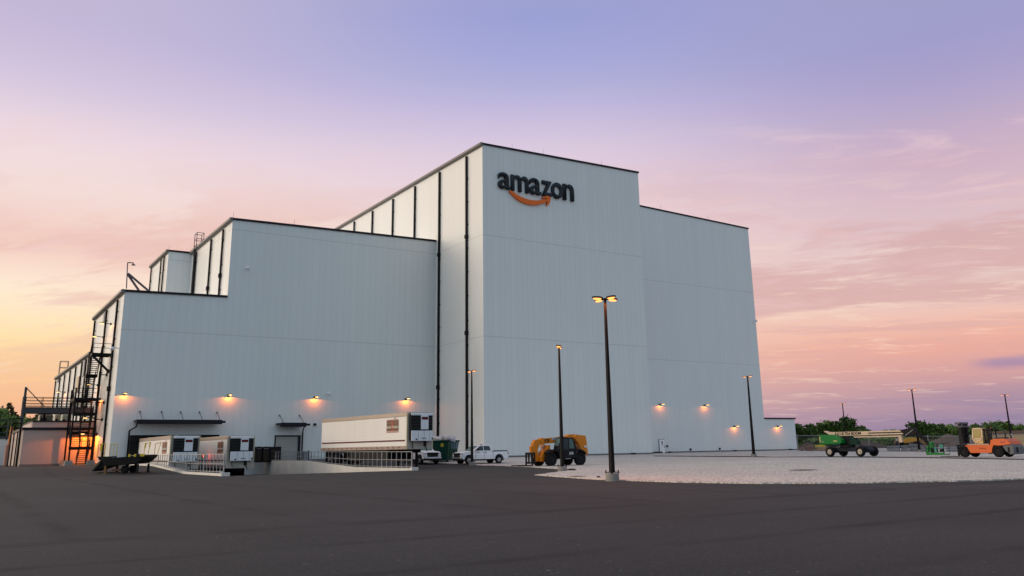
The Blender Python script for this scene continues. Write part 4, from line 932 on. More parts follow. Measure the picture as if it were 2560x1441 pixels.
mb = MB(); mb.box((jx-.75, jy-.2, .25), (jx-.35, jy+.2, 1.5), .04); mb.bar((jx-.95, jy, .5), (jx-.6, jy, 1.5), .14, .14); mb.bar((jx-1.1, jy-.1, .3), (jx-.95, jy-.1, 1.1), .16, .2); mb.build('basket_support', GREEN, BL)
mb = MB(); mb.box((jx-.5, jy-.45, .3), (jx-.15, jy+.1, .85), .03); mb.box((jx+.45, jy-.4, .45), (jx+.75, jy+.0, .75), .03); mb.build('control_box', BLACK, BL)
mb = MB(); mb.box((jx+.55, jy-BD-.02, .85), (jx+.95, jy-BD+.01, 1.2)); mb.build('basket_panel', simple('teal_panel', (.05, .22, .19)), BL); mb = MB(); mb.box((jx-.05, jy-BD-.02, .4), (jx+.2, jy-BD+.01, .95)); mb.build('basket_panel', simple('teal_panel', (.05, .22, .19)), BL)

# ------------------------------------------------------------------ forklift
q = gp(2506.5, 1143.8, .056)
FL = thing('forklift_truck', 'large orange forklift with yellowed cab door and dark mast at the right edge', 'forklift', (q.x+1.15, q.y, q.z), R_(90)); 
mb = MB(); mb.prism([(.62, .42), (.62, .75), (.35, 1.15), (.78, 1.22), (2.95, 1.22), (3.5, 1.14), (3.15, 1.05), (2.98, .6), (2.9, .42)], .1, 1.15, .03); mb.prism([(.62, .42), (.62, .75), (.35, 1.15), (.78, 1.22), (2.95, 1.22), (3.5, 1.14), (3.15, 1.05), (2.98, .6), (2.9, .42)], -1.15, -.1, .03); mb.build('body', ORANGE2, FL)
mb = MB(); mb.box((-.2, -.8, .5), (4.0, .8, 1.05)); mb.build('chassis', BLACK, FL)
mb = MB(); mb.prism([(.75, 1.16), (.60, 1.68), (.2, 1.76), (-.85, 1.78), (-1.25, 1.52), (-1.42, 1.22), (-.3, 1.12)], -1.1, 1.15, .06); mb.build('engine_hood', ORANGE2, FL)
mb = MB(); mb.prism([(-.45, 1.14), (-1.42, 1.2), (-1.6, .95), (-1.55, .32), (-1.2, .26), (-.72, .6)], -1.05, 1.05, .06); mb.build('counterweight', simple('grey_counterweight', (.10, .11, .12)), FL)
mb = MB(); mb.box((-1.63, .2, .45), (-1.52, .5, .95)); mb.box((-1.2, 1.05, .45), (-1.0, 1.07, .95)); mb.build('weight_slots', BLACK, FL)
mb = MB(); mb.box((-.5, -.5, 1.77), (.55, .5, 1.92), .04); mb.tube((-.2, -.3, 1.9), (-.2, -.3, 2.6), .05, n=6); mb.build('hood_cover', simple('grey_green_hood', (.05, .07, .065)), FL)
mb = MB(); mb.box((-.9, .95, 1.35), (-.4, 1.17, 1.55), .04); mb.build('rear_lamp', TAIL, FL)
text_part('TOYOTA', .2, simple('dark_red_letters', (.2, .02, .01)), FL, (1.55, 1.158, .84), (R_(90), 0, R_(180)), depth=.003, bold=.006)
mb = MB(); mb.box((.8, 1.155, 1.225), (3.1, 1.2, 1.3)); mb.build('step_edge', simple('pale_step', (.5, .4, .33)), FL)
mb = MB(); mb.prism([(1.75, 1.32), (1.62, 2.82), (1.95, 2.88), (2.72, 2.88), (2.86, 1.72), (2.70, 1.5), (2.55, 1.32)], -.42, .52, .03); cb = mb.build('cab', YCREAM, FL)
mb = MB(); mb.prism([(1.90, 1.9), (1.86, 2.72), (2.62, 2.72), (2.72, 1.9)], .50, .56); mb.build('side_window', simple('yellow_stained_glass', (.28, .22, .04), .25), cb)
mb = MB()
for a, b in (((1.75, 1.78), (1.68, 2.83)), ((2.74, 1.78), (2.66, 2.83)), ((1.66, 2.80), (2.70, 2.80)), ((1.74, 1.80), (2.78, 1.80)), ((2.72, 1.75), (2.55, 1.30)), ((1.85, 1.72), (2.65, 1.38))): mb.bar((a[0], .56, a[1]), (b[0], .56, b[1]), .05, .12)
mb.build('door_frame', CREAM, cb)
mb = MB(); mb.hexa([(2.86, -.4, 1.75), (2.94, -.4, 1.75), (2.94, .5, 1.75), (2.86, .5, 1.75), (2.70, -.36, 2.8), (2.76, -.36, 2.8), (2.76, .46, 2.8), (2.70, .46, 2.8)]); mb.build('windscreen', simple('amber_windscreen', (.38, .30, .12), .2), cb)
mb = MB()
for x in (.78, 1.5):
    for y in (-.42, .48): mb.bar((x, y, 1.25), (x-.02, y, 2.72), .09, .09)
mb.box((.6, -.5, 2.70), (1.62, .56, 2.80), .02); mb.box((.75, -.4, 1.25), (1.5, .45, 1.7), .05); mb.bar((1.1, .5, 1.2), (1.1, .5, 2.7), .08, .3); mb.build('overhead_guard', BLACK, FL)
mb = MB(); mb.box((1.0, -.1, 1.7), (1.3, .3, 2.3), .06); mb.build('seat', simple('greenish_seat', (.05, .10, .08)), FL)
mb = MB(); mb.tube((.9, .2, 2.8), (.9, .2, 2.95), .06, n=8); mb.build('beacon', simple('beacon', (.5, .12, .05)), FL)
mb = MB(); mb.bar((-.6, .3, 1.78), (-.6, .3, 2.3), .05, .05); mb.bar((-.6, .3, 2.3), (-1.3, .3, 2.7), .03, .03); mb.build('exhaust', BLACK, FL)
for y in (-.62, .62):
    mb = MB(); mb.bar((4.12, y, .25), (3.98, y, 3.35), .18, .30); mb.bar((4.3, y*.72, .25), (4.16, y*.72, 3.45), .12, .2); mb.build('mast_rail', simple('black_greased_steel', (.015, .015, .018)), FL)
mb = MB(); mb.box((3.85, -.85, 3.28), (4.40, .85, 3.50), .02); mb.build('mast_crossbar', simple('grey_mast_top', (.09, .08, .10)), FL); mb = MB(); mb.box((3.70, -.78, 2.98), (4.25, .78, 3.14), .02); mb.build('mast_crossbar', simple('grey_mast_top', (.09, .08, .10)), FL); mb = MB(); mb.box((3.95, -.7, 2.2), (4.2, .7, 2.3)); mb.build('mast_crossbar', BLACK, FL); mb = MB(); mb.box((3.9, -.7, 1.2), (4.2, .7, 1.4)); mb.build('mast_crossbar', simple('grey_mast_top', (.09, .08, .10)), FL)
mb = MB(); mb.tube((4.2, .3, 1.5), (4.2, .3, 2.35), .07, n=8); mb.build('lift_ram', simple('pale_ram', (.5, .45, .42), .3, .5), FL)
mb = MB(); mb.tube((4.1, -.2, .5), (4.05, -.2, 3.0), .07, n=8); mb.tube((4.1, .1, .5), (4.05, .1, 3.0), .05, n=8); mb.build('lift_chain', BLACK, FL)
mb = MB()
for z in (.25, .55, .85, 1.1): mb.box((4.3, -.95, z), (4.45, .95, z+.14))
for y in (-.9, 0, .9): mb.box((4.28, y-.06, .2), (4.4, y+.06, 1.25))
mb.build('fork_carriage', BLACK, FL)
for y in (-.6, .6): mb = MB(); mb.box((4.46, y-.1, .06), (4.56, y+.1, 1.1)); mb.box((4.56, y-.1, .05), (6.6, y+.1, .12)); mb.build('fork', DSTEEL, FL)
for x in (0, 3.62):
    for s in (-1, 1): wheel(FL, x, s*.98, .56, .36, DRIM, .5)
FL.scale = (.885, .9, .93); FL.location.y += .42

# ------------------------------------------------------------------ yard ramp
a_ = gp(262, 1184.5)
YR = thing('yard_ramp', 'black mobile loading ramp with yellow handrails and folded tail, by the left railing', 'loading ramp', a_, R_(-33.4))
sc = (a_.dot(fwd))/F_PX
def yx(px, py): return ((px-262)*sc, (1184.5-py)*sc)
def poly(pl, y0, y1, nm, m_, bev=.02): mb = MB(); mb.prism([yx(*p) for p in pl], y0, y1, bev); return mb.build(nm, m_, YR)
poly([(257, 1149), (262, 1147), (346, 1143), (352, 1140), (361, 1141), (357, 1147), (345, 1158), (340, 1161), (300, 1164), (262, 1166), (257, 1163)], -.1, 2.4, 'deck', simple('black_ramp_steel', (.008, .008, .009), .5))
poly([(236, 1143), (257, 1143), (257, 1155), (241, 1152)], .2, 2.2, 'tail_end', BLACK)
poly([(220, 1175), (222, 1179), (257, 1168), (257, 1154), (240, 1153)], .5, 2.2, 'tail_ramp', BLACK)
poly([(222, 1176), (226, 1178), (244, 1158), (239, 1154)], .35, .49, 'tail_grating', simple('olive_grating', (.07, .07, .05)))
poly([(333, 1138.5), (361, 1138.5), (358, 1144.5), (333, 1145.5)], -.16, -.105, 'side_plate', YEL)
poly([(318.5, 1138.5), (324, 1138.5), (324, 1145), (318.5, 1145)], -.16, -.105, 'side_marker', YEL)
poly([(273, 1142), (281, 1142), (281, 1147.5), (273, 1147.5)], .2, .5, 'hand_pump', GSTEEL, .02)
mb = MB(); xx, zz = yx(343, 1142.5); mb.lathe([(.16, -.2), (.16, .0)], 'y', (xx, 0, zz), 14); mb.build('hinge', BLACK, YR)
for px, w in ((260.5, .17), (341, .14)):
    x0, _ = yx(px, 0); zt = yx(0, 1163)[1]
    for y in (.05, 2.1): mb = MB(); mb.box((x0-w/2, y, 0.0), (x0+w/2, y+w, zt)); mb.box((x0-.16, y-.05, 0), (x0+.16, y+.22, .06)); mb.build('leg', BLACK if px > 300 else simple('rusty_leg', (.16, .09, .03)), YR)
for y in (.4, 1.9):
    x0, _ = yx(306, 0); mb = MB(); mb.xf((x0, y, .3)); mb.lathe([(.16, -.12), (.30, -.12), (.30, .12), (.16, .12)], 'y', n=20); mb.build('wheel', TYRE, YR, True)
    mb = MB(); mb.bar((x0, y, .3), (x0+.35, y, .95), .12, .16); mb.build('wheel_arm', BLACK, YR)
mb = MB(); x0, x1 = yx(268, 0)[0], yx(296, 0)[0]; mb.box((x0, .6, .18), (x1, .9, .34), .03); mb.build('brown_beam', WOODR, YR)
def yrail(pl, y, nm='handrail'):
    mb = MB(); pts_ = [yx(*p) for p in pl]
    for (ax, az), (bx, bz) in zip(pts_, pts_[1:]): mb.tube((ax, y, az), (bx, y, bz), .028, n=6)
    return mb.build(nm, YEL, YR)
for off in (.25, 2.1): yrail([(234+off*2, 1145), (235+off*2, 1113), (253+off*2, 1112), (252+off*2, 1146)], off); yrail([(243+off*2, 1146), (244+off*2, 1113)], off)
for off in (.25, 2.1): yrail([(352+off, 1140), (353+off, 1113), (367+off, 1110), (362, 1140)], off)
poly([(240.5, 1113), (246, 1112.5), (245.5, 1129), (241, 1129)], .2, .24, 'yellow_plate', YEL, 0)
poly([(353, 1111.5), (357.5, 1111), (355, 1125), (352, 1125.5)], .2, .24, 'yellow_plate', YEL, 0)
poly([(365, 1110), (367.5, 1110), (366, 1123), (363.5, 1122)], .2, .24, 'yellow_plate', YEL, 0)

# ------------------------------------------------------------------ skip, cabinets
q = gp(1112, 1156, .05)
SK = thing('waste_skip', 'dark green waste skip heaped with pale scrap beside the pickup', 'skip', q, R_(-32)); s_ = q.dot(fwd)/F_PX
H = 52*s_
mb = MB(); mb.hexa([(-1.6, 0, .15), (.15, 0, .15), (1.0, 2.6, .15), (-1.6, 2.6, .15), (-1.6, -.25, H), (.22, -.25, H), (1.35, 2.8, H), (-1.6, 2.8, H)]); mb.build('body', DGREEN, SK)
mb = MB(); mb.bar((-1.6, -.3, H), (.22, -.3, H), .12, .14); mb.bar((.24, -.3, H), (1.38, 2.8, H), .12, .14); mb.build('rim', DGREEN, SK)
mb = MB()
for k in range(5):
    t_ = (k+.5)/5; mb.bar((.18+.83*t_+.04, 2.6*t_-.03, .2), (.25+1.1*t_+.04, -.2+2.9*t_-.03, H-.1), .10, .12)
mb.build('ribs', simple('sheeny_green_ribs', (.05, .11, .07), .3), SK)
mb = MB(); mb.hexa([(.3, .3, H*.62), (.34, .3, H*.62), (1.2, 2.4, H*.62), (1.16, 2.4, H*.62), (.33, .2, H*.95), (.37, .2, H*.95), (1.36, 2.6, H*.95), (1.32, 2.6, H*.95)]); mb.build('blue_panel', simple('pale_blue_panel', (.10, .16, .24), .35), SK)
mb = MB(); mb.box((-.42, -.22, H*.72), (-.12, -.19, H*.9)); mb.build('warning_sticker', simple('dull_yellow_sticker', (.30, .24, .02)), SK)
mb = MB(); mb.box((-1.5, -.14, H*.45), (-1.05, -.12, H*.60)); mb.build('teal_sticker', simple('teal_sticker', (.04, .14, .15)), SK)
mb = MB()
for x in (-1.2, .1): mb.box((x, .1, 0), (x+.25, .4, .16))
mb.build('skids', BLACK, SK)
mb = MB(); rr = random.Random(5)
for k in range(14):
    mb.xf((rr.uniform(-1.2, .8), rr.uniform(.2, 2.2), H+rr.uniform(-.1, .28)), (rr.uniform(-.5, .5), rr.uniform(-.4, .4), rr.uniform(0, 3))); a = rr.uniform(.3, .8); mb.box((-a, -.06, -.12), (a, .16, .16), .03)
mb.build('scrap_heap', simple('pale_scrap', (.45, .46, .50), .6, 0, .4, 2), SK)
def crate(px0, px1, ytop, lab, mat_, Yp=97.8, rounded=True, cat='container', name='tall_container'):
    a = onY(px0, 1150, Yp); b = onY(px1, 1150, Yp); zt = onY((px0+px1)/2, ytop, Yp).z; w = b.x-a.x; h = zt-SLAB
    t = thing(name, lab, cat, (a.x, Yp, SLAB), 0, 'dark containers beside the roll-up door')
    mb = MB(); mb.xf((w/2, 0, 0))
    prof = [(-w/2, 0), (w/2, 0), (w/2, h*.86), (w/2*.8, h*.97), (w/2*.3, h), (-w/2*.3, h), (-w/2*.8, h*.97), (-w/2, h*.86)] if rounded else [(-w/2, 0), (w/2, 0), (w/2, h), (w/2*.4, h), (-w/2*.1, h*.97), (-w/2, h)]
    mb.prism(prof, 0, 1.4, .03); mb.build('shell', mat_, t)
    mb = MB(); mb.box((w*.12, -.03, h*.1), (w*.82, .0, h*.78)); mb.build('door_panel', simple('brown_panel', (.028, .019, .012)), t)
    if rounded:
        mb = MB(); mb.box((w*.2, -.05, h*.86), (w*.4, -.01, h*.89)); mb.box((w*.55, -.05, h*.86), (w*.75, -.01, h*.89)); mb.build('vent', simple('pale_vent', (.35, .34, .34)), t)
DK = simple('near_black_plastic', (.012, .010, .012), .6)
crate(640, 654, 1117, 'dark rounded-top container nearest the docked trailer', DK)
crate(656, 673, 1117, 'dark rounded-top container in the middle of the group', DK)
crate(674, 702, 1117, 'wide black wrapped load in front of the roll-up door', DK, rounded=False)
a = onY(760, 1150, 99.2); t = thing('utility_cabinet', 'small grey utility cabinet against the wall beside the roll-up door', 'cabinet', (a.x, 99.2, SLAB))
mb = MB(); mb.box((0, 0, 0), (.5, .7, 1.15), .02); mb.build('cabinet_box', simple('grey_cabinet', (.2, .22, .26)), t); mb = MB(); mb.box((.55, .1, 0), (.65, .6, 1.2)); mb.build('side_frame', DSTEEL, t)
# ------------------------------------------------------------------ lamp poles
def lamp_pole(label, bx, by, tx, ty, heads, off=0, w=.16, power=0, conc=(.31, .30)):
    q = gp(bx, by, off); d = ray(tx, ty); hd_ = math.hypot(q.x, q.y)/math.hypot(d.x, d.y); H = d.z*hd_-q.z
    t = thing('lamp_pole', label, 'lamp pole', q, 0, 'lamp poles of the yard')
    mb = MB(); mb.lathe([(conc[0], -.1), (conc[0], conc[1]-.02), (conc[0]-.03, conc[1])], 'z', n=24); mb.build('footing', CONC, t)
    mb = MB(); mb.box((-.24, -.24, conc[1]+.03), (.24, .24, conc[1]+.06))
    for x in (-.2, .2):
        for y in (-.2, .2): mb.tube((x, y, conc[1]-.01), (x, y, conc[1]+.14), .03, n=6)
    mb.build('base_plate', DSTEEL, t)
    mb = MB(); b, c = w, w*.55; z0, z1 = conc[1]+.05, H+.02
    mb.hexa([(-b/2*1.15, -b/2*1.15, z0), (b/2*1.15, -b/2*1.15, z0), (b/2*1.15, b/2*1.15, z0), (-b/2*1.15, b/2*1.15, z0), (-c/2, -c/2, z1), (c/2, -c/2, z1), (c/2, c/2, z1), (-c/2, c/2, z1)]); mb.build('pole', DSTEEL, t)
    for a in heads:
        a = R_(a); dx, dy = math.cos(a), math.sin(a)
        mb = MB(); mb.xf((0, 0, H), (0, 0, a)); mb.bar((.04, 0, -.02), (.28, 0, -.01), .07, .06)
        mb.xf((.46*dx, .46*dy, H), (0, 0, a))
        prof = [(.30*math.cos(k*math.pi/12), .17*math.sin(k*math.pi/12)) for k in range(24)]
        A = [mb.v((x, y, .05)) for x, y in prof]; B = [mb.v((x*.99, y*.99, -.025)) for x, y in prof]; mb.face(A); mb.face(B[::-1])
        for i in range(24): mb.face([A[i], B[i], B[(i+1) % 24], A[(i+1) % 24]])
        hdp = mb.build('lamp_head', DSTEEL, t)
        mb = MB(); mb.xf((.47*dx, .47*dy, H), (0, 0, a)); A = [mb.v((x*.80, y*.82, -.027)) for x, y in prof]; B = [mb.v((x*.62, y*.62, -.075)) for x, y in prof]; mb.face(A); mb.face(B[::-1])
        for i in range(24): mb.face([A[i], B[i], B[(i+1) % 24], A[(i+1) % 24]])
        mb.build('lens', LENS, hdp)
        if power: lamp_light('SPOT', (dx*.45, dy*.45, H-.1), power, SODIUM, t, spot_size=R_(165), spot_blend=.3, shadow_soft_size=.12)
    return t
lamp_pole('nearest lamp pole with four lit heads at the gravel edge', 1531, 1200.5, 1517, 747, (0, 90, 180, 270), .05, .17, 260)
lamp_pole('slim lamp pole in front of the orange telehandler', 1406, 1179, 1401, 867.5, (50, 230), 0, .17, 120)
lamp_pole('lamp pole in front of the white pickup and tower corner', 1180, 1163.5, 1180, 928, (90, 270), .02, .18, 140)
lamp_pole('lamp pole with two heads in front of the right wing', 1885, 1142.8, 1869, 941.5, (90, 270), .06, .24, 180)
lamp_pole('lamp pole rising behind the jib of the boom lift', 2299, 1130, 2277, 974.5, (90, 270), .05, .22, 120)
lamp_pole('farthest small lamp pole behind the boom of the lift', 2118, 1123, 2109.5, 1009.5, (90, 270), 0, .2, 80)
lamp_pole('lamp pole behind the forklift at the right edge', 2533, 1126, 2509.5, 987.5, (90, 270), .05, .22, 100)

# ------------------------------------------------------------------ fence and stored materials
m = Mat('chain_link'); CL = simple('chain_link_wire', (.20, .19, .20), .6, .2)
def fence(name_label, pts, h, gap=3.6, rails=True):
    t = thing('chain_link_fence', name_label, 'fence', pts[0]); o_ = Vector(pts[0]); mesh = MB(); rail = MB()
    for a, b in zip(pts, pts[1:]):
        a, b = Vector(a)-o_, Vector(b)-o_; L_ = (b-a).length; n = max(1, int(L_/gap))
        for i in range(n+1):
            p = a.lerp(b, i/n)
            mb = MB(); mb.tube((p.x, p.y, p.z), (p.x, p.y, p.z+h+.18), .055, n=6); mb.build('post', STEEL, t)
        for z in (h, .08): rail.tube((a.x, a.y, a.z+z), (b.x, b.y, b.z+z), .035, n=5)
        k = int(L_/.38); u = (b-a)/L_
        for i in range(k):
            p = a+u*(i*.38)
            for sgn in (0, 1):
                q0 = p+Vector((0, 0, .08 if sgn else h)); q1 = p+u*min(h*.9, L_-i*.38)+Vector((0, 0, h if sgn else .08)); mesh.tube(q0, q1, .011, n=3, cap=False)
    rail.build('rail', STEEL, t); mesh.build('mesh', CL, t); return t
fp = [gp(1996, 1128.6), gp(2100, 1128.9), gp(2250, 1130), gp(2400, 1131), gp(2620, 1133)]
fence('tall chain link fence behind the gravel yard on the right', fp, 2.3)
fence('short grey chain link fence at the far left', [gp(-60, 1163), gp(22, 1161)], 2.0, 2.4)

def at(px, py, d): return ray(px, py)*d
def block_thing(name, label, cat, px0, px1, py0, py1, m_, depth=1.5, group=None, layers=0, d_extra=0):
    """an oblong thing standing on the ground, its left face end at px0, seen square to the picture"""
    q = gp((px0+px1)/2, py1, .05); s = q.dot(fwd)/F_PX; w = (px1-px0)*s; h = (py1-py0)*s; az = math.atan2(q.y, q.x)-math.pi/2
    t = thing(name, label, cat, q, az, group)
    n = max(1, layers)
    for i in range(n):
        mb = MB(); rr_ = random.Random(px0*7+i); j = rr_.uniform(-.06, .06)
        mb.box((-w/2+j, 0, h/n*i+.02), (w/2+j, depth, h/n*(i+1)-.03), min(.06, h/n*.15)); mb.build('slab' if layers else 'body', m_, t)
    return t, w, h
GR = 'stacks of grey concrete slabs along the fence'
for a, b, c, lab in ((2219, 2249, 1115, 'long low stack of grey concrete slabs left of the row'), (2253, 2272, 1114, 'short grey slab stack between two larger stacks'), (2275, 2295, 1111, 'tallest grey slab stack just left of the lamp pole'), (2300, 2318, 1114, 'grey slab stack right of the lamp pole footing'), (2368, 2400, 1116, 'bluish grey slab stack left of the forklift mast')):
    block_thing('slab_stack', lab, 'slab stack', a, b, c, 1129, simple('grey_slab_%d' % a, (.21, .225, .25), .8, 0, .2), 1.6, GR, 3)
block_thing('timber_bundle', 'low brown bundle of timber lying by the fence near the annex', 'timber bundle', 2014, 2034, 1114, 1128, WOODR, 2, 'bundles of timber and pipes by the fence', 3)
block_thing('timber_bundle', 'longer pinkish timber bundle under the yellow container', 'timber bundle', 2038, 2068, 1118, 1128, simple('pinkish_timber', (.30, .20, .17), .8, 0, .3), 2, 'bundles of timber and pipes by the fence', 2)
t, w, h = block_thing('yellow_container', 'yellow steel container lying behind the timber left of the boom lift', 'container', 2037, 2062, 1112.5, 1127, YEL, 2.4)
t.location += Vector((3.2, 2.4, 0))
t, w, h = block_thing('pallet_load', 'small pale load lying on the left of the timber', 'pallet', 2000, 2012, 1119, 1128, simple('pallet_grey', (.2, .16, .14), .8), 1.5, None, 2)
# the yellow loader parked beyond the fence
q = gp(2272, 1127); q = Vector((q.x*1.16, q.y*1.16, SLAB)); s = q.dot(fwd)/F_PX
LD = thing('wheel_loader', 'small yellow loader with pale cab behind the fence and lamp pole', 'loader', q, math.atan2(q.y, q.x)-math.pi/2)
mb = MB(); mb.prism([(-.6*1.0, .9), (1.9, 1.15), (2.2, 1.7), (.4, 1.95), (-.8, 1.6)], 0, 1.6, .1); mb.build('body', simple('amber_paint', (.55, .27, .03)), LD)
mb = MB(); mb.box((-2.0, .1, 1.3), (-1.1, 1.5, 2.6), .06); mb.build('cab', CREAM, LD)
mb = MB(); mb.box((-1.95, .06, 1.8), (-1.2, .1, 2.5)); mb.build('window', GLASS, LD)
mb = MB(); mb.bar((-2.3, .8, 1.0), (-.5, .8, 1.3), .3, .4); mb.bar((2.0, .8, 1.3), (3.3, .8, .5), .2, .3); mb.build('arm', simple('amber_arm', (.4, .22, .05)), LD)
mb = MB(); mb.prism([(3.1, .2), (3.9, .1), (3.9, .3), (3.4, .4), (3.3, 1.0), (3.1, 1.0)], -.2, 1.8, .02); mb.build('bucket', BLACK, LD)
for x in (-1.6, 1.4):
    for y in (.1, 1.5): wheel(LD, x, y, .62, .4, DRIM, .5)
# parked saloon at the right edge
q = gp(2572, 1137, .0); q = Vector((q.x, q.y, q.z))
CR = thing('parked_car', 'dark grey car parked beyond the fence at the right edge', 'car', q+Vector((4, 5, 0)), R_(92))
mb = MB(); mb.prism([(0, .35), (.05, .85), (.9, 1.0), (3.4, .95), (4.4, .78), (4.5, .4), (4.2, .3), (.3, .3)], -.85, .85, .08); mb.build('body', simple('dark_car_paint', (.03, .035, .045), .25), CR)
mb = MB(); mb.prism([(.5, .95), (1.2, 1.4), (2.4, 1.42), (3.3, .95)], -.7, .7, .06); mb.build('cabin', GLASS, CR)
for x in (.9, 3.6):
    for s in (-1, 1): wheel(CR, x, s*.78, .32, .22)

# dark pile and mounds of earth beyond the fence
def mound(name, label, px0, px1, pytop, d, col_, seed):
    a = at(px0, 1110, d); b = at(px1, 1110, d); c = (a+b)/2; W_ = (b-a).length; ht = at((px0+px1)/2, pytop, d).z-SLAB
    bm = bmesh.new(); bmesh.ops.create_grid(bm, x_segments=36, y_segments=28, size=1); rr_ = random.Random(seed); from mathutils import noise as mn
    for v in bm.verts:
        r = math.hypot(v.co.x, v.co.y); hh = max(0, 1-r**1.7)*(.85+.35*mn.noise(Vector((v.co.x*2.2, v.co.y*2.2, seed))))+.05*mn.noise(Vector((v.co.x*9, v.co.y*9, seed)))*(1 if r < 1 else 0)
        v.co = Vector((v.co.x*W_/2, v.co.y*9, max(-.2, hh*ht if r < 1 else -.2)))
    me = bpy.data.meshes.new(name); bm.to_mesh(me); bm.free(); me.materials.append(col_)
    for p in me.polygons: p.use_smooth = True
    o = bpy.data.objects.new(name, me); COL.objects.link(o); o.location = (c.x, c.y, SLAB); o.rotation_euler = (0, 0, math.atan2(c.y, c.x)-math.pi/2); return tag(o, label, 'earth mound', 'earth mounds beyond the fence')
EB = simple('grey_brown_soil', (.13, .095, .075), .95, 0, .35, .4, .6); EB2 = simple('dark_soil', (.075, .055, .042), .95, 0, .35, .4, .6)
mound('earth_mound', 'large grey brown earth mound between the boom lift basket and the forklift', 2308, 2455, 1085, 165, EB, 2)
mound('earth_mound', 'low dark earth mound under the boom of the lift', 2085, 2225, 1101, 185, EB2, 5)
mound('earth_mound', 'low dark earth bank right behind the annex', 1975, 2080, 1106, 185, EB2, 9)
# building at the far right
q = at(2560, 1105, 175)
TB = thing('storage_building', 'long low cream building with brown roof band at the far right', 'building', (0, 0, 0)); a = at(2477, 1105, 168); b = at(2700, 1105, 150); a.z = b.z = SLAB; n_ = (b-a).normalized(); TB.location = a; TB.rotation_euler = (0, 0, math.atan2(n_.y, n_.x)); Lb = (b-a).length
zt1 = at(2520, 1077, 162).z-SLAB; zt0 = at(2520, 1084, 162).z-SLAB
mb = MB(); mb.box((0, 0, -.2), (Lb, 18, zt0)); mb.build('wall', panel_material('cream_cladding', (.46, .36, .21), pitch=40, line=.9, zj=(), horizontal=1.3), TB)
mb = MB(); mb.hexa([(-.3, -.35, zt0), (Lb, -.35, zt0), (Lb, 18, zt0), (-.3, 18, zt0), (-.3, .2, zt1), (Lb, .2, zt1), (Lb, 17.5, zt1), (-.3, 17.5, zt1)]); mb.build('roof', simple('brown_roof_band', (.10, .065, .048), .7), TB)
TB2 = thing('far_shed', 'small beige roofed shed glimpsed between the jib and the earth mound', 'shed', at(2316, 1106, 190)); TB2.location.z = SLAB; TB2.rotation_euler = (0, 0, R_(-40)); 
mb = MB(); mb.box((-2.2, 0, 0), (2.2, 5, 1.15)); mb.build('wall', simple('grey_shed_wall', (.1, .1, .11)), TB2); mb = MB(); mb.box((-2.5, -.3, 1.15), (2.5, 5.3, 1.7), .05); mb.build('roof', simple('beige_shed_roof', (.36, .27, .18)), TB2)

# ------------------------------------------------------------------ trees
def leafmat(name, a, b):
    m = Mat(name); n = m.noise(.7, 4, .6); n2 = m.noise(6, 3, .6); oi = m.n('ShaderNodeObjectInfo')
    c = m.mix(m.mr(n, .35, .65), a, b); c = m.mix(m.f('MULTIPLY', m.mr(n2, .5, .75), .5), c, tuple(v*1.7 for v in b)); m.col(c); m.b.inputs['Transmission Weight'].default_value = 0
    return m.set(.7, 0, .2)
LEAF = leafmat('green_foliage', (.055, .10, .026), (.13, .21, .055)); LEAF2 = leafmat('olive_foliage', (.045, .050, .022), (.10, .095, .036)); BARK = simple('bark', (.07, .055, .04), .9, 0, .3, 3)
def tree(label, base, H, W_, seed, leaf=LEAF, bare=.0, trunk=.28, group='trees behind the yard fence', n=120, dens=40, low=.12, ls=.34):
    rr_ = random.Random(seed); t = thing('tree', label, 'tree', base, rr_.uniform(0, 6), group)
    mb = MB(); mb.tube((0, 0, -.3), (rr_.uniform(-.2, .2), rr_.uniform(-.2, .2), H*.42), H*.028, H*.017, 8)
    tips = []
    for i in range(7):
        a = i*2.4+rr_.random(); r = W_*rr_.uniform(.20, .40); z0 = H*rr_.uniform(.18, .4); p = Vector((r*math.cos(a), r*math.sin(a), H*rr_.uniform(.55, .9)))
        mid = Vector((p.x*.45, p.y*.45, (z0+p.z)*.5)); mb.tube((0, 0, z0), mid, H*.014, H*.008, 6); mb.tube(mid, p, H*.008, H*.002, 5); tips.append(p)
    mb.build('trunk', BARK, t)
    bm = bmesh.new(); lobes = [(Vector((0, 0, H*.60)), .46)]+[(p*Vector((1.0, 1.0, 1)) if False else Vector((p.x, p.y, p.z*.93)), rr_.uniform(.24, .36)) for p in tips]
    for i in range(n):
        c, r = lobes[i % len(lobes)]
        while True:
            v = Vector((rr_.uniform(-1, 1), rr_.uniform(-1, 1), rr_.uniform(-1, 1)))
            if .25 < v.length < 1: break
        q = c+Vector((v.x*W_*r, v.y*W_*r, v.z*H*r*.75))
        if q.z < H*low: q.z = H*(low+rr_.random()*.12)
        if rr_.random() < bare: continue
        cr = W_*rr_.uniform(.045, .095)
        for k in range(dens):
            d = Vector((rr_.gauss(0, 1), rr_.gauss(0, 1), rr_.gauss(0, .75)))*cr*.75; e = q+d; u = Vector((rr_.gauss(0, 1), rr_.gauss(0, 1), rr_.gauss(0, 1))).normalized(); w_ = u.orthogonal().normalized(); sz = ls*rr_.uniform(.5, 1.2)
            vs_ = [bm.verts.new(e+u*sz), bm.verts.new(e+w_*sz*.55), bm.verts.new(e-u*sz), bm.verts.new(e-w_*sz*.55)]; bm.faces.new(vs_)
    me = bpy.data.meshes.new('crown'); bm.to_mesh(me); bm.free(); me.materials.append(leaf); o = bpy.data.objects.new('crown', me); COL.objects.link(o); o.parent = t; return t
def tree_px(label, px, w, ytop, d, seed, **k):
    b = at(px, 1118, d); b.z = SLAB; H = at(px, ytop, d).z-SLAB; s = d/F_PX; return tree(label, b, H*1.06, w*s*1.1, seed, **k)
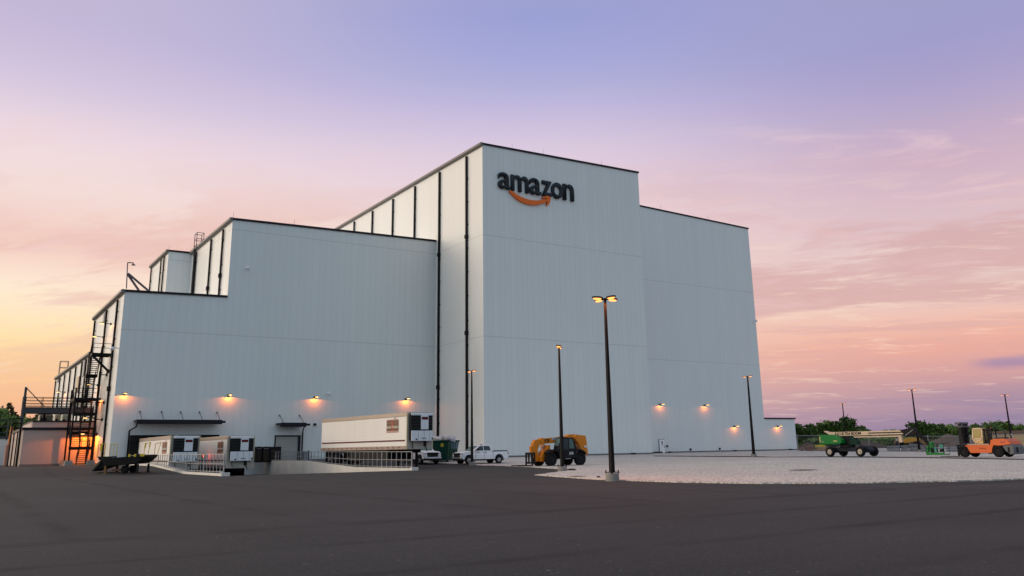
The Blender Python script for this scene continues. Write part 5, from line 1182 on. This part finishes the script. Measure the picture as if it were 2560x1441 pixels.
for i, (px, w, yt, d, lab, kw) in enumerate((
    (1992, 36, 1068, 190, 'pale green tree half hidden behind the annex edge', {}), (2012, 44, 1064, 205, 'rounded green tree just right of the annex', {}), (2058, 56, 1064, 215, 'broad dark tree left of the boom lift', {}), (2078, 34, 1056, 225, 'taller narrow tree right behind the broad dark tree', {'bare': .1}),
    (2112, 62, 1053, 195, 'large domed tree behind the lettered boom', {}), (2160, 30, 1066, 230, 'small pale domed tree over the middle of the boom', {'bare': .15}), (2283, 28, 1070, 235, 'small dark ragged tree left of the tilted pole', {'bare': .25}),
    (2325, 64, 1056, 190, 'big bright green tree right of the tilted pole', {}), (2352, 26, 1068, 200, 'bushy tree at the right flank of the big bright tree', {}), (2390, 54, 1062, 205, 'wide green tree behind the earth mound', {}), (2412, 34, 1070, 215, 'green tree behind the forklift mast', {}),
    (2448, 34, 1068, 225, 'dark tree behind the forklift cab', {}), (2482, 44, 1060, 215, 'green tree over the brown roof, right of the beacon', {}), (2512, 40, 1056, 225, 'tallest of the trees over the brown roof', {}), (2538, 28, 1064, 235, 'small round tree over the brown roof near the edge', {}), (2562, 44, 1064, 235, 'tree cut by the right edge of the picture', {}),
    (2214, 12, 1073, 260, 'tiny distant pointed tree above the boom', {'n': 30}), (2238, 20, 1077, 260, 'tiny distant low tree above the end of the boom', {'n': 30, 'bare': .2}))):
    tree_px(lab, px, w, yt, d, 40+i, **kw)
LT = 'dark trees at the left edge'
for i, (px, w, yt, d, lab, kw) in enumerate((
    (-12, 70, 1034, 165, 'dark tree cut by the left edge of the picture', {}), (14, 44, 1030, 175, 'thin topped sparse tree near the left edge', {'bare': .35, 'leaf': LEAF2}), (34, 70, 1042, 168, 'broad dark tree left of the platform column', {}), (50, 44, 1033, 178, 'tree whose crown touches the platform column', {'leaf': LEAF2}),
    (82, 60, 1040, 185, 'dark tree seen under the steel platform', {}), (92, 40, 1034, 195, 'greenish tree showing above the shed roof', {'leaf': LEAF2, 'bare': .1}), (120, 60, 1046, 200, 'low tree behind the roof cooling units', {}), (-30, 80, 1040, 190, 'tree mostly outside the left edge', {}))):
    tree_px(lab, px, w, yt, d, 80+i, group=LT, low=.04, **kw)
# undergrowth behind both fences
def hedge(name, label, p0, p1, d, h, seed, leaf):
    rr_ = random.Random(seed); bm = bmesh.new(); a = at(p0, 1110, d); b = at(p1, 1110, d); a.z = b.z = SLAB
    for i in range(9000):
        t_ = rr_.random(); q = a.lerp(b, t_)+Vector((rr_.uniform(-2, 2), rr_.uniform(-2, 2), 0)); hh = h*(.6+.5*math.sin(t_*23+seed)*math.sin(t_*7)); q.z += rr_.random()*max(2.1, hh)
        u = Vector((rr_.gauss(0, 1), rr_.gauss(0, 1), rr_.gauss(0, 1))).normalized(); w_ = u.orthogonal().normalized(); sz = rr_.uniform(.3, .7)
        bm.faces.new([bm.verts.new(q+u*sz), bm.verts.new(q+w_*sz*.7), bm.verts.new(q-u*sz), bm.verts.new(q-w_*sz*.7)])
    me = bpy.data.meshes.new(name); bm.to_mesh(me); bm.free(); me.materials.append(leaf); o = bpy.data.objects.new(name, me); COL.objects.link(o); o['kind'] = 'stuff'; return tag(o, label, 'undergrowth')
hedge('undergrowth', 'dark undergrowth below the trees behind the right hand fence', 1960, 2560, 200, 2.2, 1, LEAF)
hedge('undergrowth', 'dark brown green thicket at the foot of the left trees', -140, 260, 160, 4.2, 2, LEAF2)
hedge('undergrowth', 'far dark thicket behind the tan building and trees', 2100, 2800, 240, 4.2, 3, LEAF)
# loose stones and scraps on the gravel
for i, (px, py, r, lab) in enumerate(((1428, 1176, .16, 'dark scrap beside the footing of the slim lamp pole'), (1496, 1194, .10, 'small black lump on the gravel left of the near lamp pole'), (1443, 1192.5, .25, 'flat dark litter near the tip of the gravel'), (2008, 1177.5, .42, 'long thin dark puddle mark or board lying on the gravel'))):
    q = gp(px, py, .05); bm = bmesh.new(); bmesh.ops.create_icosphere(bm, subdivisions=2, radius=r); rr_ = random.Random(i)
    for v in bm.verts: v.co = Vector((v.co.x*(1.9 if i in (0, 2, 3) else 1), v.co.y*.8, v.co.z*(.55 if i < 2 else .05)))*rr_.uniform(.85, 1.15)
    me = bpy.data.meshes.new('scrap'); bm.to_mesh(me); bm.free(); me.materials.append(BLACK); o = bpy.data.objects.new('scrap', me); COL.objects.link(o); o.location = q+Vector((0, 0, r*.12)); o.rotation_euler = (0, 0, R_(-33)); tag(o, lab, 'scrap')
